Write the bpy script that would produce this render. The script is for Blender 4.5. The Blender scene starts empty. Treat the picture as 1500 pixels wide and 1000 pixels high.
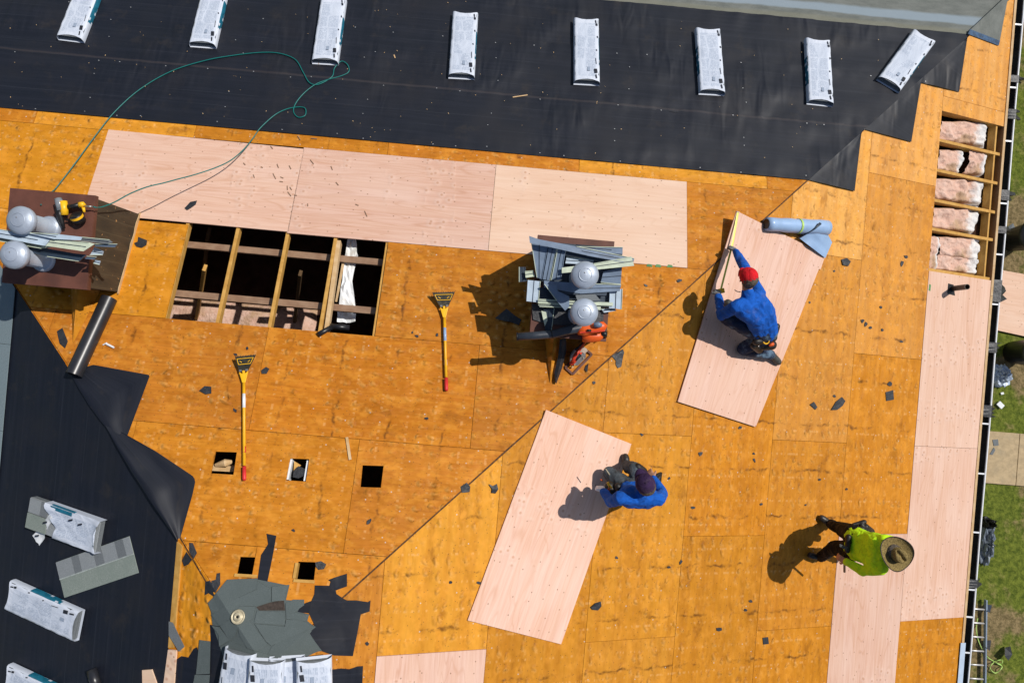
import bpy, bmesh, math, random
import numpy as np
from mathutils import Vector, Matrix, noise as mnoise
from mathutils.geometry import tessellate_polygon
random.seed(7)
rng = random.Random(11)
S = bpy.context.scene
COL = S.collection

# ------------------------------------------------------------------ camera, sky, sun, exposure
FPX = 1137.63                                   # focal length in pixels of a 1500 px wide frame
CAM = np.array([-5.870358678882623, -4.489836354423329, 10.667454530046466])
ROT = np.array([[0.9962270104874154, -0.084725656317743, -0.01879645543274018],
                [0.08466084089767513, 0.9964008940172169, -0.004219054418890393],
                [0.01908626731215221, 0.002611812247983438, 0.9998144292032275]])
cam_d = bpy.data.cameras.new('drone_camera'); cam_d.lens = 36 * FPX / 1500; cam_d.sensor_width = 36
cam_d.clip_start = 0.1; cam_d.clip_end = 1500
cam = bpy.data.objects.new('drone_camera', cam_d); COL.objects.link(cam)
mw = Matrix.Identity(4)
for i in range(3):
    for j in range(3): mw[i][j] = ROT[i, j]
    mw[i][3] = CAM[i]
cam.matrix_world = mw
S.camera = cam

SUN_AZ, SUN_EL = math.radians(35), math.radians(52)     # azimuth counted from +X towards +Y
sun_dir = Vector((math.cos(SUN_EL) * math.cos(SUN_AZ), math.cos(SUN_EL) * math.sin(SUN_AZ), math.sin(SUN_EL)))
w = bpy.data.worlds.new('World'); S.world = w; w.use_nodes = True
wn = w.node_tree.nodes; bg = wn['Background']; sky = wn.new('ShaderNodeTexSky'); sky.sky_type = 'NISHITA'
sky.sun_disc = False; sky.sun_elevation = SUN_EL; sky.sun_rotation = math.radians(90) - SUN_AZ
w.node_tree.links.new(sky.outputs[0], bg.inputs[0]); bg.inputs[1].default_value = 0.075
sl = bpy.data.lights.new('sun', 'SUN'); sl.energy = 4.05; sl.angle = math.radians(0.5); sl.color = (1, 0.955, 0.89)
so = bpy.data.objects.new('sun', sl); COL.objects.link(so)
so.rotation_euler = (-sun_dir).to_track_quat('-Z', 'Y').to_euler(); so.location = (20, 15, 30)
S.cycles.max_bounces = 5; S.cycles.diffuse_bounces = 3; S.cycles.glossy_bounces = 2; S.cycles.transmission_bounces = 1
S.view_settings.view_transform = 'Standard'; S.view_settings.look = 'None'
S.view_settings.exposure = 0.0; S.view_settings.gamma = 1; S.view_settings.use_curve_mapping = False

# ------------------------------------------------------------------ the roof's geometry
T = 0.36636                                     # slope of every roof plane
CS = 1 / math.hypot(1, T)
EAVE = 1.163; HIPL = -15.78; RIDGE = HIPL / 2; EAVE3 = HIPL - EAVE; SOUTH = -14.0
EZ = -EAVE * T; GROUND = -6.1
N1 = np.array([0, T, 1.0]); N2 = np.array([T, 0, 1.0]); N3 = np.array([-T, 0, 1.0]); NZ = np.array([0, 0, 1.0])

def ray(x, y): return ROT @ np.array([(x - 750) / FPX, -(y - 500) / FPX, -1.0])
def hit(x, y, n, d0):
    d = ray(x, y); k = (d0 - CAM @ n) / (d @ n); return Vector(CAM + k * d)
def A1(x, y, h=0.0): return hit(x, y, N1, h)             # a point h above the north slope
def A2(x, y, h=0.0): return hit(x, y, N2, h)             # ... the east slope
def A3(x, y, h=0.0): return hit(x, y, N3, T * -HIPL + h)  # ... the west slope
def AZ(x, y, z): return hit(x, y, NZ, z)                  # a point at height z
def roof_z(X, Y): return min(-T * X, -T * Y, T * (X - HIPL))
def AR(x, y, h=0.0):
    c = [A1(x, y, h), A2(x, y, h), A3(x, y, h)]
    return min(c, key=lambda p: p.z)
def P1c(a, s, h=0.0):  # north slope from (x, slope distance from eave)
    Y = EAVE - s * CS; return Vector((a, Y, -T * Y)) + Vector((0, T, 1)) * (CS * h)
def P2c(a, s, h=0.0):
    X = EAVE - s * CS; return Vector((X, a, -T * X)) + Vector((T, 0, 1)) * (CS * h)
def P3c(a, s, h=0.0):
    X = EAVE3 + s * CS; return Vector((X, a, T * (X - HIPL))) + Vector((-T, 0, 1)) * (CS * h)

# ------------------------------------------------------------------ node helpers and materials
class NT:
    def __init__(self, name):
        self.m = bpy.data.materials.new(name); self.m.use_nodes = True
        self.t = self.m.node_tree; self.n = self.t.nodes; self.b = self.n['Principled BSDF']
    def new(self, typ, **kw):
        n = self.n.new(typ)
        for k, v in kw.items(): setattr(n, k, v)
        return n
    def link(self, a, b): self.t.links.new(a, b)
    def put(self, sock, v):
        if isinstance(v, bpy.types.NodeSocket): self.link(v, sock)
        elif v is not None: sock.default_value = v
    def uv(self): return self.new('ShaderNodeUVMap').outputs[0]
    def obj(self): return self.new('ShaderNodeTexCoord').outputs['Object']
    def rand(self): return self.new('ShaderNodeObjectInfo').outputs['Random']
    def ocol(self):
        s = self.new('ShaderNodeSeparateColor'); self.link(self.new('ShaderNodeObjectInfo').outputs['Color'], s.inputs[0]); return s.outputs
    def scale(self, v, s, off=None):
        m = self.new('ShaderNodeMapping'); self.link(v, m.inputs[0]); m.inputs['Scale'].default_value = s
        if off is not None: self.put(m.inputs['Location'], off)
        return m.outputs[0]
    def noise(self, v, sc=1, det=3, rough=.55, w=None, dist=0):
        n = self.new('ShaderNodeTexNoise', noise_dimensions='4D' if w is not None else '3D')
        self.link(v, n.inputs['Vector']); n.inputs['Scale'].default_value = sc; n.inputs['Detail'].default_value = det
        n.inputs['Roughness'].default_value = rough; n.inputs['Distortion'].default_value = dist
        if w is not None: self.put(n.inputs['W'], w)
        return n.outputs['Fac']
    def voro(self, v, sc=1, rnd=1, w=None, feat='F1', out='Distance'):
        n = self.new('ShaderNodeTexVoronoi', voronoi_dimensions='4D' if w is not None else '3D', feature=feat)
        self.link(v, n.inputs['Vector']); n.inputs['Scale'].default_value = sc; n.inputs['Randomness'].default_value = rnd
        if w is not None: self.put(n.inputs['W'], w)
        return n.outputs[out]
    def math(self, op, a, b=None, c=None, clamp=False):
        n = self.new('ShaderNodeMath', operation=op, use_clamp=clamp)
        self.put(n.inputs[0], a); self.put(n.inputs[1], b)
        if c is not None: self.put(n.inputs[2], c)
        return n.outputs[0]
    def step(self, x, lo, hi, a=0.0, b=1.0):
        n = self.new('ShaderNodeMapRange', interpolation_type='SMOOTHSTEP'); self.put(n.inputs[0], x)
        for i, v in enumerate((lo, hi, a, b)): n.inputs[i + 1].default_value = v
        return n.outputs[0]
    def mix(self, f, a, b, mode='MIX'):
        n = self.new('ShaderNodeMix', data_type='RGBA', blend_type=mode)
        self.put(n.inputs[0], f)
        for k, v in ((6, a), (7, b)):
            if isinstance(v, bpy.types.NodeSocket): self.link(v, n.inputs[k])
            else: n.inputs[k].default_value = (*v, 1) if len(v) == 3 else v
        return n.outputs[2]
    def sep(self, v):
        s = self.new('ShaderNodeSeparateXYZ'); self.link(v, s.inputs[0]); return s.outputs
    def comb(self, x, y, z=0.0):
        c = self.new('ShaderNodeCombineXYZ'); self.put(c.inputs[0], x); self.put(c.inputs[1], y); self.put(c.inputs[2], z); return c.outputs[0]
    def bump(self, h, dist=.01, st=1.0, prev=None):
        n = self.new('ShaderNodeBump'); n.inputs['Strength'].default_value = st; n.inputs['Distance'].default_value = dist
        self.link(h, n.inputs['Height'])
        if prev is not None: self.link(prev, n.inputs['Normal'])
        return n.outputs[0]
    def out(self, color=None, rough=.6, normal=None, metal=0.0, spec=.4):
        self.put(self.b.inputs['Base Color'], color if isinstance(color, bpy.types.NodeSocket) else ((*color, 1) if color else None))
        self.put(self.b.inputs['Roughness'], rough); self.b.inputs['Metallic'].default_value = metal
        self.b.inputs['Specular IOR Level'].default_value = spec
        if normal is not None: self.link(normal, self.b.inputs['Normal'])
        return self.m

def plain(name, col, rough=.6, metal=0.0, var=.25, sc=14, bump=.002, spec=.4, dirt=None, dirt_amt=.35):
    t = NT(name); o = t.obj()
    n = t.noise(o, sc, 4, .6)
    dark = tuple(c * (1 - var) for c in col); light = tuple(min(1, c * (1 + var * .6)) for c in col)
    c = t.mix(t.step(n, .3, .7), dark, light)
    if dirt: c = t.mix(t.math('MULTIPLY', t.step(t.noise(o, sc * .35, 5, .65), .5, .75), dirt_amt), c, dirt)
    return t.out(c, rough, t.bump(n, bump), metal, spec)

def plywood(name, old):
    """veneer: u runs along the grain, v across it; each sheet shifts the pattern by its own random number"""
    t = NT(name); xyz = t.sep(t.uv()); R = t.rand(); oc = t.ocol()
    u, v = xyz[0], xyz[1]
    us = t.math('ADD', u, t.math('MULTIPLY', R, 37.3)); vs = t.math('ADD', v, t.math('MULTIPLY', R, 91.7))
    def P(a, b, dx=0.0): return t.comb(t.math('MULTIPLY_ADD', us, a, dx), t.math('MULTIPLY', vs, b))
    def noise(a, b, det=2, rough=.55, dist=0, dx=0.0):
        n = t.new('ShaderNodeTexNoise', noise_dimensions='2D'); t.link(P(a, b, dx), n.inputs['Vector']); n.inputs['Scale'].default_value = 1
        n.inputs['Detail'].default_value = det; n.inputs['Roughness'].default_value = rough; n.inputs['Distortion'].default_value = dist; return n.outputs['Fac']
    def voro(vec, rnd=1.0, feat='F1', out='Distance'):
        n = t.new('ShaderNodeTexVoronoi', voronoi_dimensions='2D', feature=feat); t.link(vec, n.inputs['Vector']); n.inputs['Scale'].default_value = 1
        n.inputs['Randomness'].default_value = rnd; return n.outputs[out]
    grain = noise(1.3, 34, 3, .6)
    fig = noise(.45, 4.2, 1, .5, .5)
    ring = t.math('ABSOLUTE', t.math('SUBTRACT', t.math('FRACT', t.math('MULTIPLY', fig, 8.0 if not old else 6.0)), .5))
    ring = t.step(ring, .0, .15, 1.0, 0.0)
    big = noise(.8, 1.6, 2)
    lum = t.new('ShaderNodeHueSaturation'); t.link(oc[1], lum.inputs['Value'])
    if not old:
        # knots stand in rows across the sheet, as rotary peeled veneer repeats them
        row = voro(P(7.0, 7.0), 1.0); row2 = voro(P(4.2, 5.6, 5.3), 1.0)
        rows_on = t.step(noise(1.9, .30, 0, .5, 0, 3.0), .58, .63)
        knot = t.math('MULTIPLY', t.step(row, .05, .17, 1.0, 0.0), rows_on); halo = t.math('MULTIPLY', t.step(row, .10, .50, 1.0, 0.0), rows_on)
        pin = t.step(row2, .022, .048, 1.0, 0.0)
        a = t.mix(t.step(grain, .3, .72), (.715, .465, .36), (.635, .375, .275))
        a = t.mix(t.math('MULTIPLY', ring, .46), a, (.53, .27, .165))
        a = t.mix(t.math('MULTIPLY', t.step(noise(6, 110, 1), .46, .75), .10), a, (.48, .25, .16))
        a = t.mix(t.math('MULTIPLY', t.step(big, .36, .68), .34), a, (.77, .565, .475))
        a = t.mix(oc[0], a, t.mix(.62, a, (.80, .61, .42)))
        a = t.mix(t.math('MULTIPLY', halo, .30), a, (.74, .56, .47))
        a = t.mix(t.math('MULTIPLY', knot, .62), a, (.46, .22, .12))
        a = t.mix(t.math('MULTIPLY', pin, .8), a, (.17, .075, .035))
        a = t.mix(t.math('MULTIPLY', t.step(noise(.3, 5.5, 1, .5, 0, 13.0), .40, .60), .22), a, (.66, .40, .27))
        t.link(a, lum.inputs['Color'])
        h = t.math('MULTIPLY_ADD', halo, .5, t.math('MULTIPLY', grain, .3))
        return t.out(lum.outputs[0], .68, t.bump(h, .006), 0, .2)
    a = t.mix(t.step(grain, .22, .80), (.585, .200, .014), (.475, .142, .007))
    a = t.mix(t.math('MULTIPLY', ring, .26), a, (.29, .082, .003))
    a = t.mix(t.step(big, .36, .72, 0.0, .50), a, (.37, .108, .004))
    # yellower by the red channel, paler (less weathered) by the blue
    a = t.mix(t.math('MULTIPLY', oc[0], .60), a, (.65, .305, .016))
    a = t.mix(t.math('MULTIPLY', oc[2], .60), a, (.70, .385, .125))
    # veneer strips of different tone run the length of the sheet
    a = t.mix(t.math('MULTIPLY', t.step(noise(.22, 6.5, 2, .6, 0, 11.0), .36, .66), .30), a, (.36, .112, .003))
    # blistered face veneer: soft buckles, bruised pale crowns, lit and shaded sides painted on, in loose irregular rows
    jit = t.math('MULTIPLY_ADD', noise(3.0, 3.0, 2, .6, 0, 17.0), .8, -.4)
    def blist(dx):
        return voro(t.comb(t.math('ADD', t.math('MULTIPLY_ADD', us, 5.6, dx), jit), t.math('MULTIPLY_ADD', vs, 7.0, jit)), .55)
    patchy = t.step(noise(1.3, 1.7, 2, .6, 0, 8.0), .38, .58); rag = noise(26, 30, 2, .65, 0, 2.0)
    bl = blist(0.0)
    crown = t.math('MULTIPLY', t.step(bl, .02, .30, 1.0, 0.0), t.math('MULTIPLY_ADD', patchy, .75, .10))
    pale = t.math('MULTIPLY', t.step(t.math('ADD', blist(.14), t.math('MULTIPLY', rag, .40)), .16, .50, 1.0, 0.0), patchy)
    a = t.mix(t.math('MULTIPLY', pale, .62), a, (.84, .42, .11))
    dk = t.math('MULTIPLY', t.step(t.math('ADD', blist(-.18), t.math('MULTIPLY', rag, .4)), .18, .48, 1.0, 0.0), t.math('MULTIPLY_ADD', patchy, .7, .12))
    a = t.mix(t.math('MULTIPLY', dk, .46), a, (.22, .064, .005))
    a = t.mix(t.math('MULTIPLY', t.step(noise(4.5, 7, 3, .65, 0, 33.0), .46, .70), .40), a, (.74, .31, .035))
    scf = noise(8, 17, 4, .74, 0, 20.0)
    a = t.mix(t.math('MULTIPLY', t.step(scf, .62, .80), .30), a, (.78, .42, .12))
    a = t.mix(t.math('MULTIPLY', t.step(noise(2.6, 4.6, 4, .68, 0, 41.0), .57, .76), .46), a, (.21, .066, .004))
    # stains along the rafters underneath, every 24 inches
    fu = t.math('ABSOLUTE', t.math('SUBTRACT', t.math('FRACT', t.math('DIVIDE', t.math('MULTIPLY_ADD', noise(5, 5, 2, .7), .12, u), .604)), .5))
    line = t.step(fu, .0, .05, 1.0, 0.0); blot = t.step(noise(3.1, 3.0, 4, .75, 0, 60.0), .44, .70)
    a = t.mix(t.math('MULTIPLY', t.math('MULTIPLY', line, blot), .80), a, (.085, .028, .005))
    k3 = voro(P(9, 11), 1.0)
    a = t.mix(t.math('MULTIPLY', t.step(k3, .025, .06, 1.0, 0.0), .8), a, (.075, .036, .016))
    k4 = voro(P(2.4, 2.4, 3.0), 1.0)
    a = t.mix(t.math('MULTIPLY', t.step(k4, .012, .022, 1.0, 0.0), .8), a, (.58, .52, .46))
    nl = t.math('ABSOLUTE', t.math('SUBTRACT', t.math('FRACT', t.math('DIVIDE', u, .302)), .5))
    nails = t.math('MULTIPLY', t.step(nl, .03, .06, 1.0, 0.0), t.step(noise(6, 26, 1, .5, 0, 70.0), .52, .66))
    a = t.mix(t.math('MULTIPLY', nails, .30), a, (.80, .46, .18))
    t.link(a, lum.inputs['Color'])
    h = t.math('MULTIPLY_ADD', crown, .80, t.math('MULTIPLY', noise(3.0, 5.6, 2, .55, 0, 5.0), 1.5))
    return t.out(lum.outputs[0], .60, t.bump(h, .024, 1.0), 0, .16)

M = {}
M['new_ply'] = plywood('fresh_plywood', False)
M['old_ply'] = plywood('weathered_plywood', True)

def felt_mat():
    t = NT('roofing_felt'); uv = t.uv()
    st = t.noise(t.scale(uv, (.7, 22, 1)), 1, 2, .6); cl = t.noise(uv, 1.4, 3, .6)
    c = t.mix(t.step(st, .35, .72), (.0060, .0080, .0145), (.0095, .0115, .0195))
    c = t.mix(t.math('MULTIPLY', t.step(cl, .42, .72), .55), c, (.015, .0145, .018))
    ln = t.math('ABSOLUTE', t.math('SUBTRACT', t.math('FRACT', t.math('MULTIPLY', t.sep(uv)[1], 5.3)), .5))
    brk = t.step(t.noise(t.scale(uv, (.9, 5, 1)), 1, 1), .44, .60)
    c = t.mix(t.math('MULTIPLY', t.math('MULTIPLY', t.step(ln, .0, .035, 1.0, 0.0), brk), .30), c, (.04, .044, .056))
    c = t.mix(t.math('MULTIPLY', t.step(t.noise(uv, 3, 5, .72), .54, .72), .55), c, (.026, .022, .021))
    vv = t.math('ADD', t.sep(uv)[1], t.math('MULTIPLY', t.noise(uv, 2.0, 2, .6), .03))
    for lap in (2.553,):      # dust gathers along the laps of the northern courses
        dl = t.math('ABSOLUTE', t.math('SUBTRACT', vv, lap)); c = t.mix(t.math('MULTIPLY', t.step(dl, .004, .026, 1.0, 0.0), .42), c, (.052, .042, .042))
    msk = t.step(t.noise(uv, .8, 2, .5), .46, .66)
    h = t.math('MULTIPLY', t.noise(t.scale(uv, (6.5, 1.5, 1)), 1, 1, .5, None, .5), msk)
    h = t.math('ADD', h, t.math('MULTIPLY', t.noise(t.scale(uv, (1.0, 1.6, 1)), 1, 1, .5), .9))
    return t.out(c, .50, t.bump(h, .034, .85), 0, .36)
M['felt'] = felt_mat()
def membrane_mat():
    t = NT('granulated_membrane'); uv = t.uv(); y = t.sep(uv)[1]
    wv = t.math('ADD', y, t.math('MULTIPLY', t.noise(t.scale(uv, (1.2, 2.5, 1)), 1, 3, .6), .10))
    c = t.mix(t.step(t.noise(t.scale(uv, (3, 8, 1)), 1, 5, .7), .3, .7), (.115, .125, .115), (.17, .18, .165))
    band = t.math('MULTIPLY', t.step(wv, .50, .56), t.step(wv, .66, .70, 1.0, 0.0))
    c = t.mix(t.math('MULTIPLY', band, .8), c, (.25, .31, .36))
    c = t.mix(t.math('MULTIPLY', t.step(wv, .74, .80), .45), c, (.20, .19, .13))
    c = t.mix(t.math('MULTIPLY', t.step(t.noise(uv, 120, 2, .7), .55, .7), .35), c, (.30, .30, .28))
    return t.out(c, .85, t.bump(t.noise(uv, 150, 2, .6), .002), 0, .2)
M['membrane'] = membrane_mat()
def lumber(name, a, b):
    t = NT(name); o = t.obj()
    g = t.noise(t.scale(o, (9, 9, 30)), 1, 4, .6, t.math('MULTIPLY', t.rand(), 20.0))
    c = t.mix(t.step(g, .3, .7), a, b)
    k = t.voro(o, 6, 1); c = t.mix(t.math('MULTIPLY', t.step(k, .03, .09, 1.0, 0.0), .7), c, tuple(x * .3 for x in b))
    return t.out(c, .65, t.bump(g, .004), 0, .3)
M['lumber'] = lumber('rafter_wood', (.58, .33, .085), (.45, .23, .045))
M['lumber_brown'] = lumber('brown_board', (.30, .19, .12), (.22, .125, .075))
M['lumber_pale'] = lumber('pale_board', (.62, .44, .25), (.52, .33, .15))
def pink_mat():
    t = NT('pink_fibreglass'); o = t.obj()
    n = t.noise(o, 9, 5, .65); n2 = t.noise(o, 3, 3, .6)
    c = t.mix(t.step(n, .3, .7), (.60, .37, .28), (.68, .48, .39))
    c = t.mix(t.math('MULTIPLY', t.step(n2, .46, .64), .75), c, (.40, .26, .14))
    c = t.mix(t.math('MULTIPLY', t.step(t.noise(o, 22, 3, .7), .54, .76), .6), c, (.26, .15, .085))
    x = t.sep(t.uv())[0]
    e = t.math('ADD', x, t.math('MULTIPLY', n, .3))
    c = t.mix(t.step(e, .78, 1.0), c, (.70, .68, .66))
    return t.out(c, .95, t.bump(t.math('ADD', n, t.math('MULTIPLY', n2, 1.5)), .03), 0, .1)
M['pink'] = pink_mat()
M['attic'] = plain('shade_dark_attic_board', (.050, .024, .015), .9, 0, .4, 6, .002, .1)  # board colour darkened to paint in the shade of the attic
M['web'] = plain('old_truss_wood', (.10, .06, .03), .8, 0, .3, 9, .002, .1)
def wrapper_mat():
    t = NT('printed_wrapper'); uv = t.uv(); x = t.sep(uv); u, v = x[0], x[1]
    W = t.math('MULTIPLY', t.rand(), 20.0)
    line = t.step(t.math('ABSOLUTE', t.math('SUBTRACT', t.math('FRACT', t.math('MULTIPLY', v, 62.0)), .5)), .12, .26)
    words = t.step(t.noise(t.scale(uv, (38, 62, 1)), 1, 1, .5, W), .40, .50)
    cell = t.voro(t.scale(uv, (5.2, 4.5, 1)), 1, .35, W, 'F1', 'Color')
    cs = t.new('ShaderNodeSeparateColor'); t.link(cell, cs.inputs[0])
    blk = t.step(cs.outputs[0], .18, .26)
    edge = t.voro(t.scale(uv, (5.2, 4.5, 1)), 1, .35, W, 'DISTANCE_TO_EDGE')
    blk = t.math('MULTIPLY', blk, t.step(edge, .04, .07))
    ins = t.math('MULTIPLY', t.math('MULTIPLY', t.step(u, .09, .10), t.step(u, .97, .98, 1.0, 0.0)), t.math('MULTIPLY', t.step(v, .045, .05), t.step(v, .285, .29, 1.0, 0.0)))
    amt = t.math('MULTIPLY', t.math('MULTIPLY', line, words), t.math('MULTIPLY', blk, ins))
    wr = t.noise(t.scale(uv, (3, 7, 1)), 1, 4, .6, W, .8)
    c = t.mix(t.step(wr, .35, .7), (.55, .595, .68), (.64, .68, .76))
    c = t.mix(t.math('MULTIPLY', ins, .20), c, (.30, .37, .48))
    c = t.mix(t.math('MULTIPLY', amt, .46), c, (.20, .26, .36))
    return t.out(c, .38, t.bump(wr, .02, .8), 0, .5)
M['wrapper'] = wrapper_mat()
M['teal'] = plain('teal_print', (.012, .14, .22), .4)
M['ink'] = plain('black_print', (.02, .022, .03), .5)
M['ink_blue'] = plain('blue_print', (.05, .10, .28), .5)
def shingle_mat(name, a, b, tint):
    t = NT(name); o = t.obj()
    g = t.noise(o, 170, 2, .7); p = t.noise(o, 7, 3, .6)
    c = t.mix(t.step(g, .35, .65), a, b); c = t.mix(t.math('MULTIPLY', t.step(p, .4, .65), .5), c, tint)
    c = t.mix(t.math('MULTIPLY', t.rand(), .3), c, tuple(x * .72 for x in a))
    return t.out(c, .9, t.bump(g, .003), 0, .2)
M['shingle_new'] = shingle_mat('grey_shingle', (.22, .24, .25), (.33, .35, .36), (.25, .27, .28))
M['shingle_dark'] = shingle_mat('dark_grey_shingle', (.13, .145, .155), (.21, .225, .235), (.15, .165, .175))
M['shingle_green'] = shingle_mat('green_grey_shingle', (.19, .225, .20), (.29, .325, .29), (.205, .245, .215))
M['shingle_old'] = shingle_mat('old_green_shingle', (.085, .106, .106), (.128, .152, .150), (.094, .114, .112))
M['shingle_strip'] = shingle_mat('blue_grey_shingle', (.17, .22, .24), (.25, .31, .33), (.20, .26, .28))
M['siding'] = plain('blue_grey_siding', (.15, .205, .29), .42, 0, .18, 6, .003, .5, (.10, .12, .15), .5)
M['siding_light'] = plain('pale_blue_siding', (.44, .53, .62), .42, 0, .14, 6, .003, .5, (.25, .30, .36), .5)
M['siding_back'] = plain('pale_green_siding_back', (.52, .58, .45), .55, 0, .15, 8, .003, .4, (.30, .30, .2), .6)
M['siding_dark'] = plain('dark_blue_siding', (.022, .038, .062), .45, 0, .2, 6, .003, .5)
M['galv'] = plain('grey_painted_metal', (.38, .43, .51), .42, .25, .16, 5, .006, .5, (.22, .24, .27), .55)
M['steel'] = plain('bare_steel', (.42, .40, .38), .35, .8, .2, 12)
M['brown_metal'] = plain('brown_sheet_metal', (.125, .048, .032), .55, 0, .25, 4, .002, .35, (.06, .03, .03), .5)
def chase_mat():
    t = NT('tar_stained_boards'); o = t.obj(); x = t.sep(o)
    g = t.noise(t.scale(o, (10, 10, 2)), 1, 4, .6)
    c = t.mix(t.step(g, .3, .75), (.045, .034, .022), (.085, .06, .034))
    gr = t.math('ABSOLUTE', t.math('SUBTRACT', t.math('FRACT', t.math('MULTIPLY', t.math('ADD', x[0], x[1]), 6.5)), .5))
    c = t.mix(t.math('MULTIPLY', t.step(gr, .0, .05, 1.0, 0.0), .6), c, (.11, .085, .05))
    c = t.mix(t.step(t.noise(o, 14, 3, .6), .66, .70, 0.0, .9), c, (.48, .26, .10))
    return t.out(c, .8, t.bump(g, .006), 0, .25)
M['chase'] = chase_mat()
M['gutter_in'] = plain('dirty_shaded_gutter', (.028, .032, .032), .5, 0, .5, 5, .004, .5, (.06, .05, .04), .5)  # trough dirt and its shade are both put into this dark colour
M['white'] = plain('white_paint', (.74, .76, .78), .4, 0, .06, 8, .001)
M['blue_metal'] = plain('pale_blue_drip_metal', (.50, .60, .72), .35, .2, .06)
M['membrane_blue'] = plain('blue_release_film', (.30, .44, .66), .33, 0, .10, 4, .003, .5)
M['lime'] = plain('lime_strap', (.42, .62, .16), .5)
M['pvc_black'] = plain('black_abs_plastic', (.014, .014, .017), .38, 0, .3, 8, .002, .5)
M['roll_black'] = plain('black_felt_roll', (.022, .022, .026), .34, 0, .3, 3, .002, .55)
M['yellow'] = plain('yellow_fibreglass', (.78, .40, .012), .4, 0, .08, 10, .001)
M['yellow_tape'] = plain('yellow_tape_blade', (.80, .76, .10), .4, 0, .04, 10, .001)
M['yellow_tool'] = plain('yellow_plastic', (.86, .47, .012), .4, 0, .05)
M['red'] = plain('red_rubber', (.62, .03, .03), .5, 0, .1)
M['orange'] = plain('orange_plastic', (.72, .105, .012), .42, 0, .12, 9, .001)
M['orange_red'] = plain('red_orange_plastic', (.60, .045, .015), .42, 0, .15, 9, .001)
M['black'] = plain('black_plastic', (.012, .012, .013), .42, 0, .3)
M['tool_steel'] = plain('worn_black_steel', (.055, .05, .035), .45, .5, .4, 25, .002, .5, (.20, .17, .09), .4)
M['clear'] = plain('smoky_clear_plastic', (.20, .22, .24), .2, 0, .3, 20, .002, .6)
M['hose'] = plain('green_hose', (.006, .15, .135), .4, 0, .1)
def cloth(name, col, var=.22, rough=.85, dirt=None):
    t = NT(name); o = t.obj()
    f = t.noise(o, 7, 4, .6, None, 1.2); wv = t.noise(o, 220, 1, .5)
    c = t.mix(t.step(f, .3, .7), tuple(x * (1 - var) for x in col), tuple(min(1, x * (1 + var * .5)) for x in col))
    if dirt: c = t.mix(t.math('MULTIPLY', t.step(t.noise(o, 4, 4, .65), .48, .62), .7), c, dirt)
    c = t.mix(t.math('MULTIPLY', t.step(t.noise(o, 6, 5, .7), .52, .78), .22), c, (.34, .27, .19))
    c = t.mix(t.math('MULTIPLY', t.step(t.noise(o, 10, 3, .6, None, 2.5), .52, .66), .35), c, tuple(x * .45 for x in col))
    return t.out(c, rough, t.bump(t.math('ADD', f, t.math('MULTIPLY', wv, .05)), .025, .8), 0, .2)
M['blue_cloth'] = cloth('blue_jersey', (.008, .10, .47))
M['navy_cloth'] = cloth('navy_denim', (.018, .024, .055), .3)
M['jeans'] = cloth('faded_denim', (.075, .092, .105), .35, .85, (.04, .045, .05))
M['jeans_blue'] = cloth('blue_denim', (.022, .032, .065), .35, .85, (.16, .25, .34))
M['black_cloth'] = cloth('black_work_cloth', (.007, .007, .008), .4)
M['lime_cloth'] = cloth('lime_jersey', (.55, .92, .015), .10)
M['red_cloth'] = cloth('red_cap_cloth', (.62, .012, .018), .15)
M['purple_cloth'] = cloth('purple_cap_cloth', (.035, .016, .055), .25)
M['glove'] = cloth('grey_glove', (.20, .20, .20), .25)
M['leather'] = plain('black_leather', (.016, .013, .011), .5, 0, .4, 20, .003, .4)
M['boot'] = plain('dark_boot_leather', (.022, .018, .015), .45, 0, .4, 20, .003, .5)
M['boot_grey'] = plain('grey_work_shoe', (.06, .06, .055), .6, 0, .4, 20, .003)
M['skin'] = plain('skin', (.42, .22, .14), .5, 0, .12, 30, .001)
M['hair'] = plain('grey_hair', (.10, .08, .06), .7, 0, .5, 60, .004)
M['eye'] = plain('eye_white', (.7, .68, .64), .2, 0, .02)
def straw_mat():
    t = NT('woven_straw'); uv = t.uv()
    a = t.noise(t.scale(uv, (60, 9, 1)), 1, 2, .6); b = t.noise(t.scale(uv, (9, 60, 1)), 1, 2, .6)
    wv = t.math('ADD', a, b)
    c = t.mix(t.step(wv, .75, 1.25), (.085, .058, .018), (.36, .26, .095))
    return t.out(c, .8, t.bump(wv, .006), 0, .2)
M['straw'] = straw_mat()
def lawn_mat():
    t = NT('lawn_and_bare_earth'); o = t.obj()
    p = t.noise(o, .55, 5, .62); f = t.noise(o, 9, 5, .7)
    c = t.mix(t.step(f, .3, .7), (.06, .085, .012), (.17, .20, .03))
    d = t.mix(t.step(f, .35, .65), (.13, .10, .045), (.27, .20, .10))
    c = t.mix(t.step(t.math('ADD', p, t.math('MULTIPLY', f, .16)), .55, .66), c, d)
    return t.out(c, .95, t.bump(f, .05), 0, .1)
M['lawn'] = lawn_mat()
def blade_mat():
    t = NT('grass_blade'); g = t.new('ShaderNodeNewGeometry').outputs['Random Per Island']
    c = t.mix(g, (.045, .080, .005), (.20, .25, .018))
    return t.out(c, .7, None, 0, .25)
M['blade'] = blade_mat()
M['concrete'] = plain('concrete', (.44, .335, .20), .9, 0, .16, 10, .004, .2, (.30, .25, .17), .5)
M['wall'] = plain('pale_house_siding', (.50, .47, .42), .7, 0, .08, 6)
M['tarp'] = plain('pale_blue_plastic_film', (.46, .54, .66), .3, 0, .2, 8, .004, .5)
M['bag'] = plain('grey_plastic_bag', (.15, .18, .22), .28, 0, .4, 9, .004, .6)
M['staple'] = plain('galvanised_staple', (.34, .35, .36), .5, .2, .2)
M['paper'] = plain('white_paper_facing', (.80, .82, .83), .6, 0, .1, 10, .003, .4, (.45, .36, .22), .5)
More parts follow.
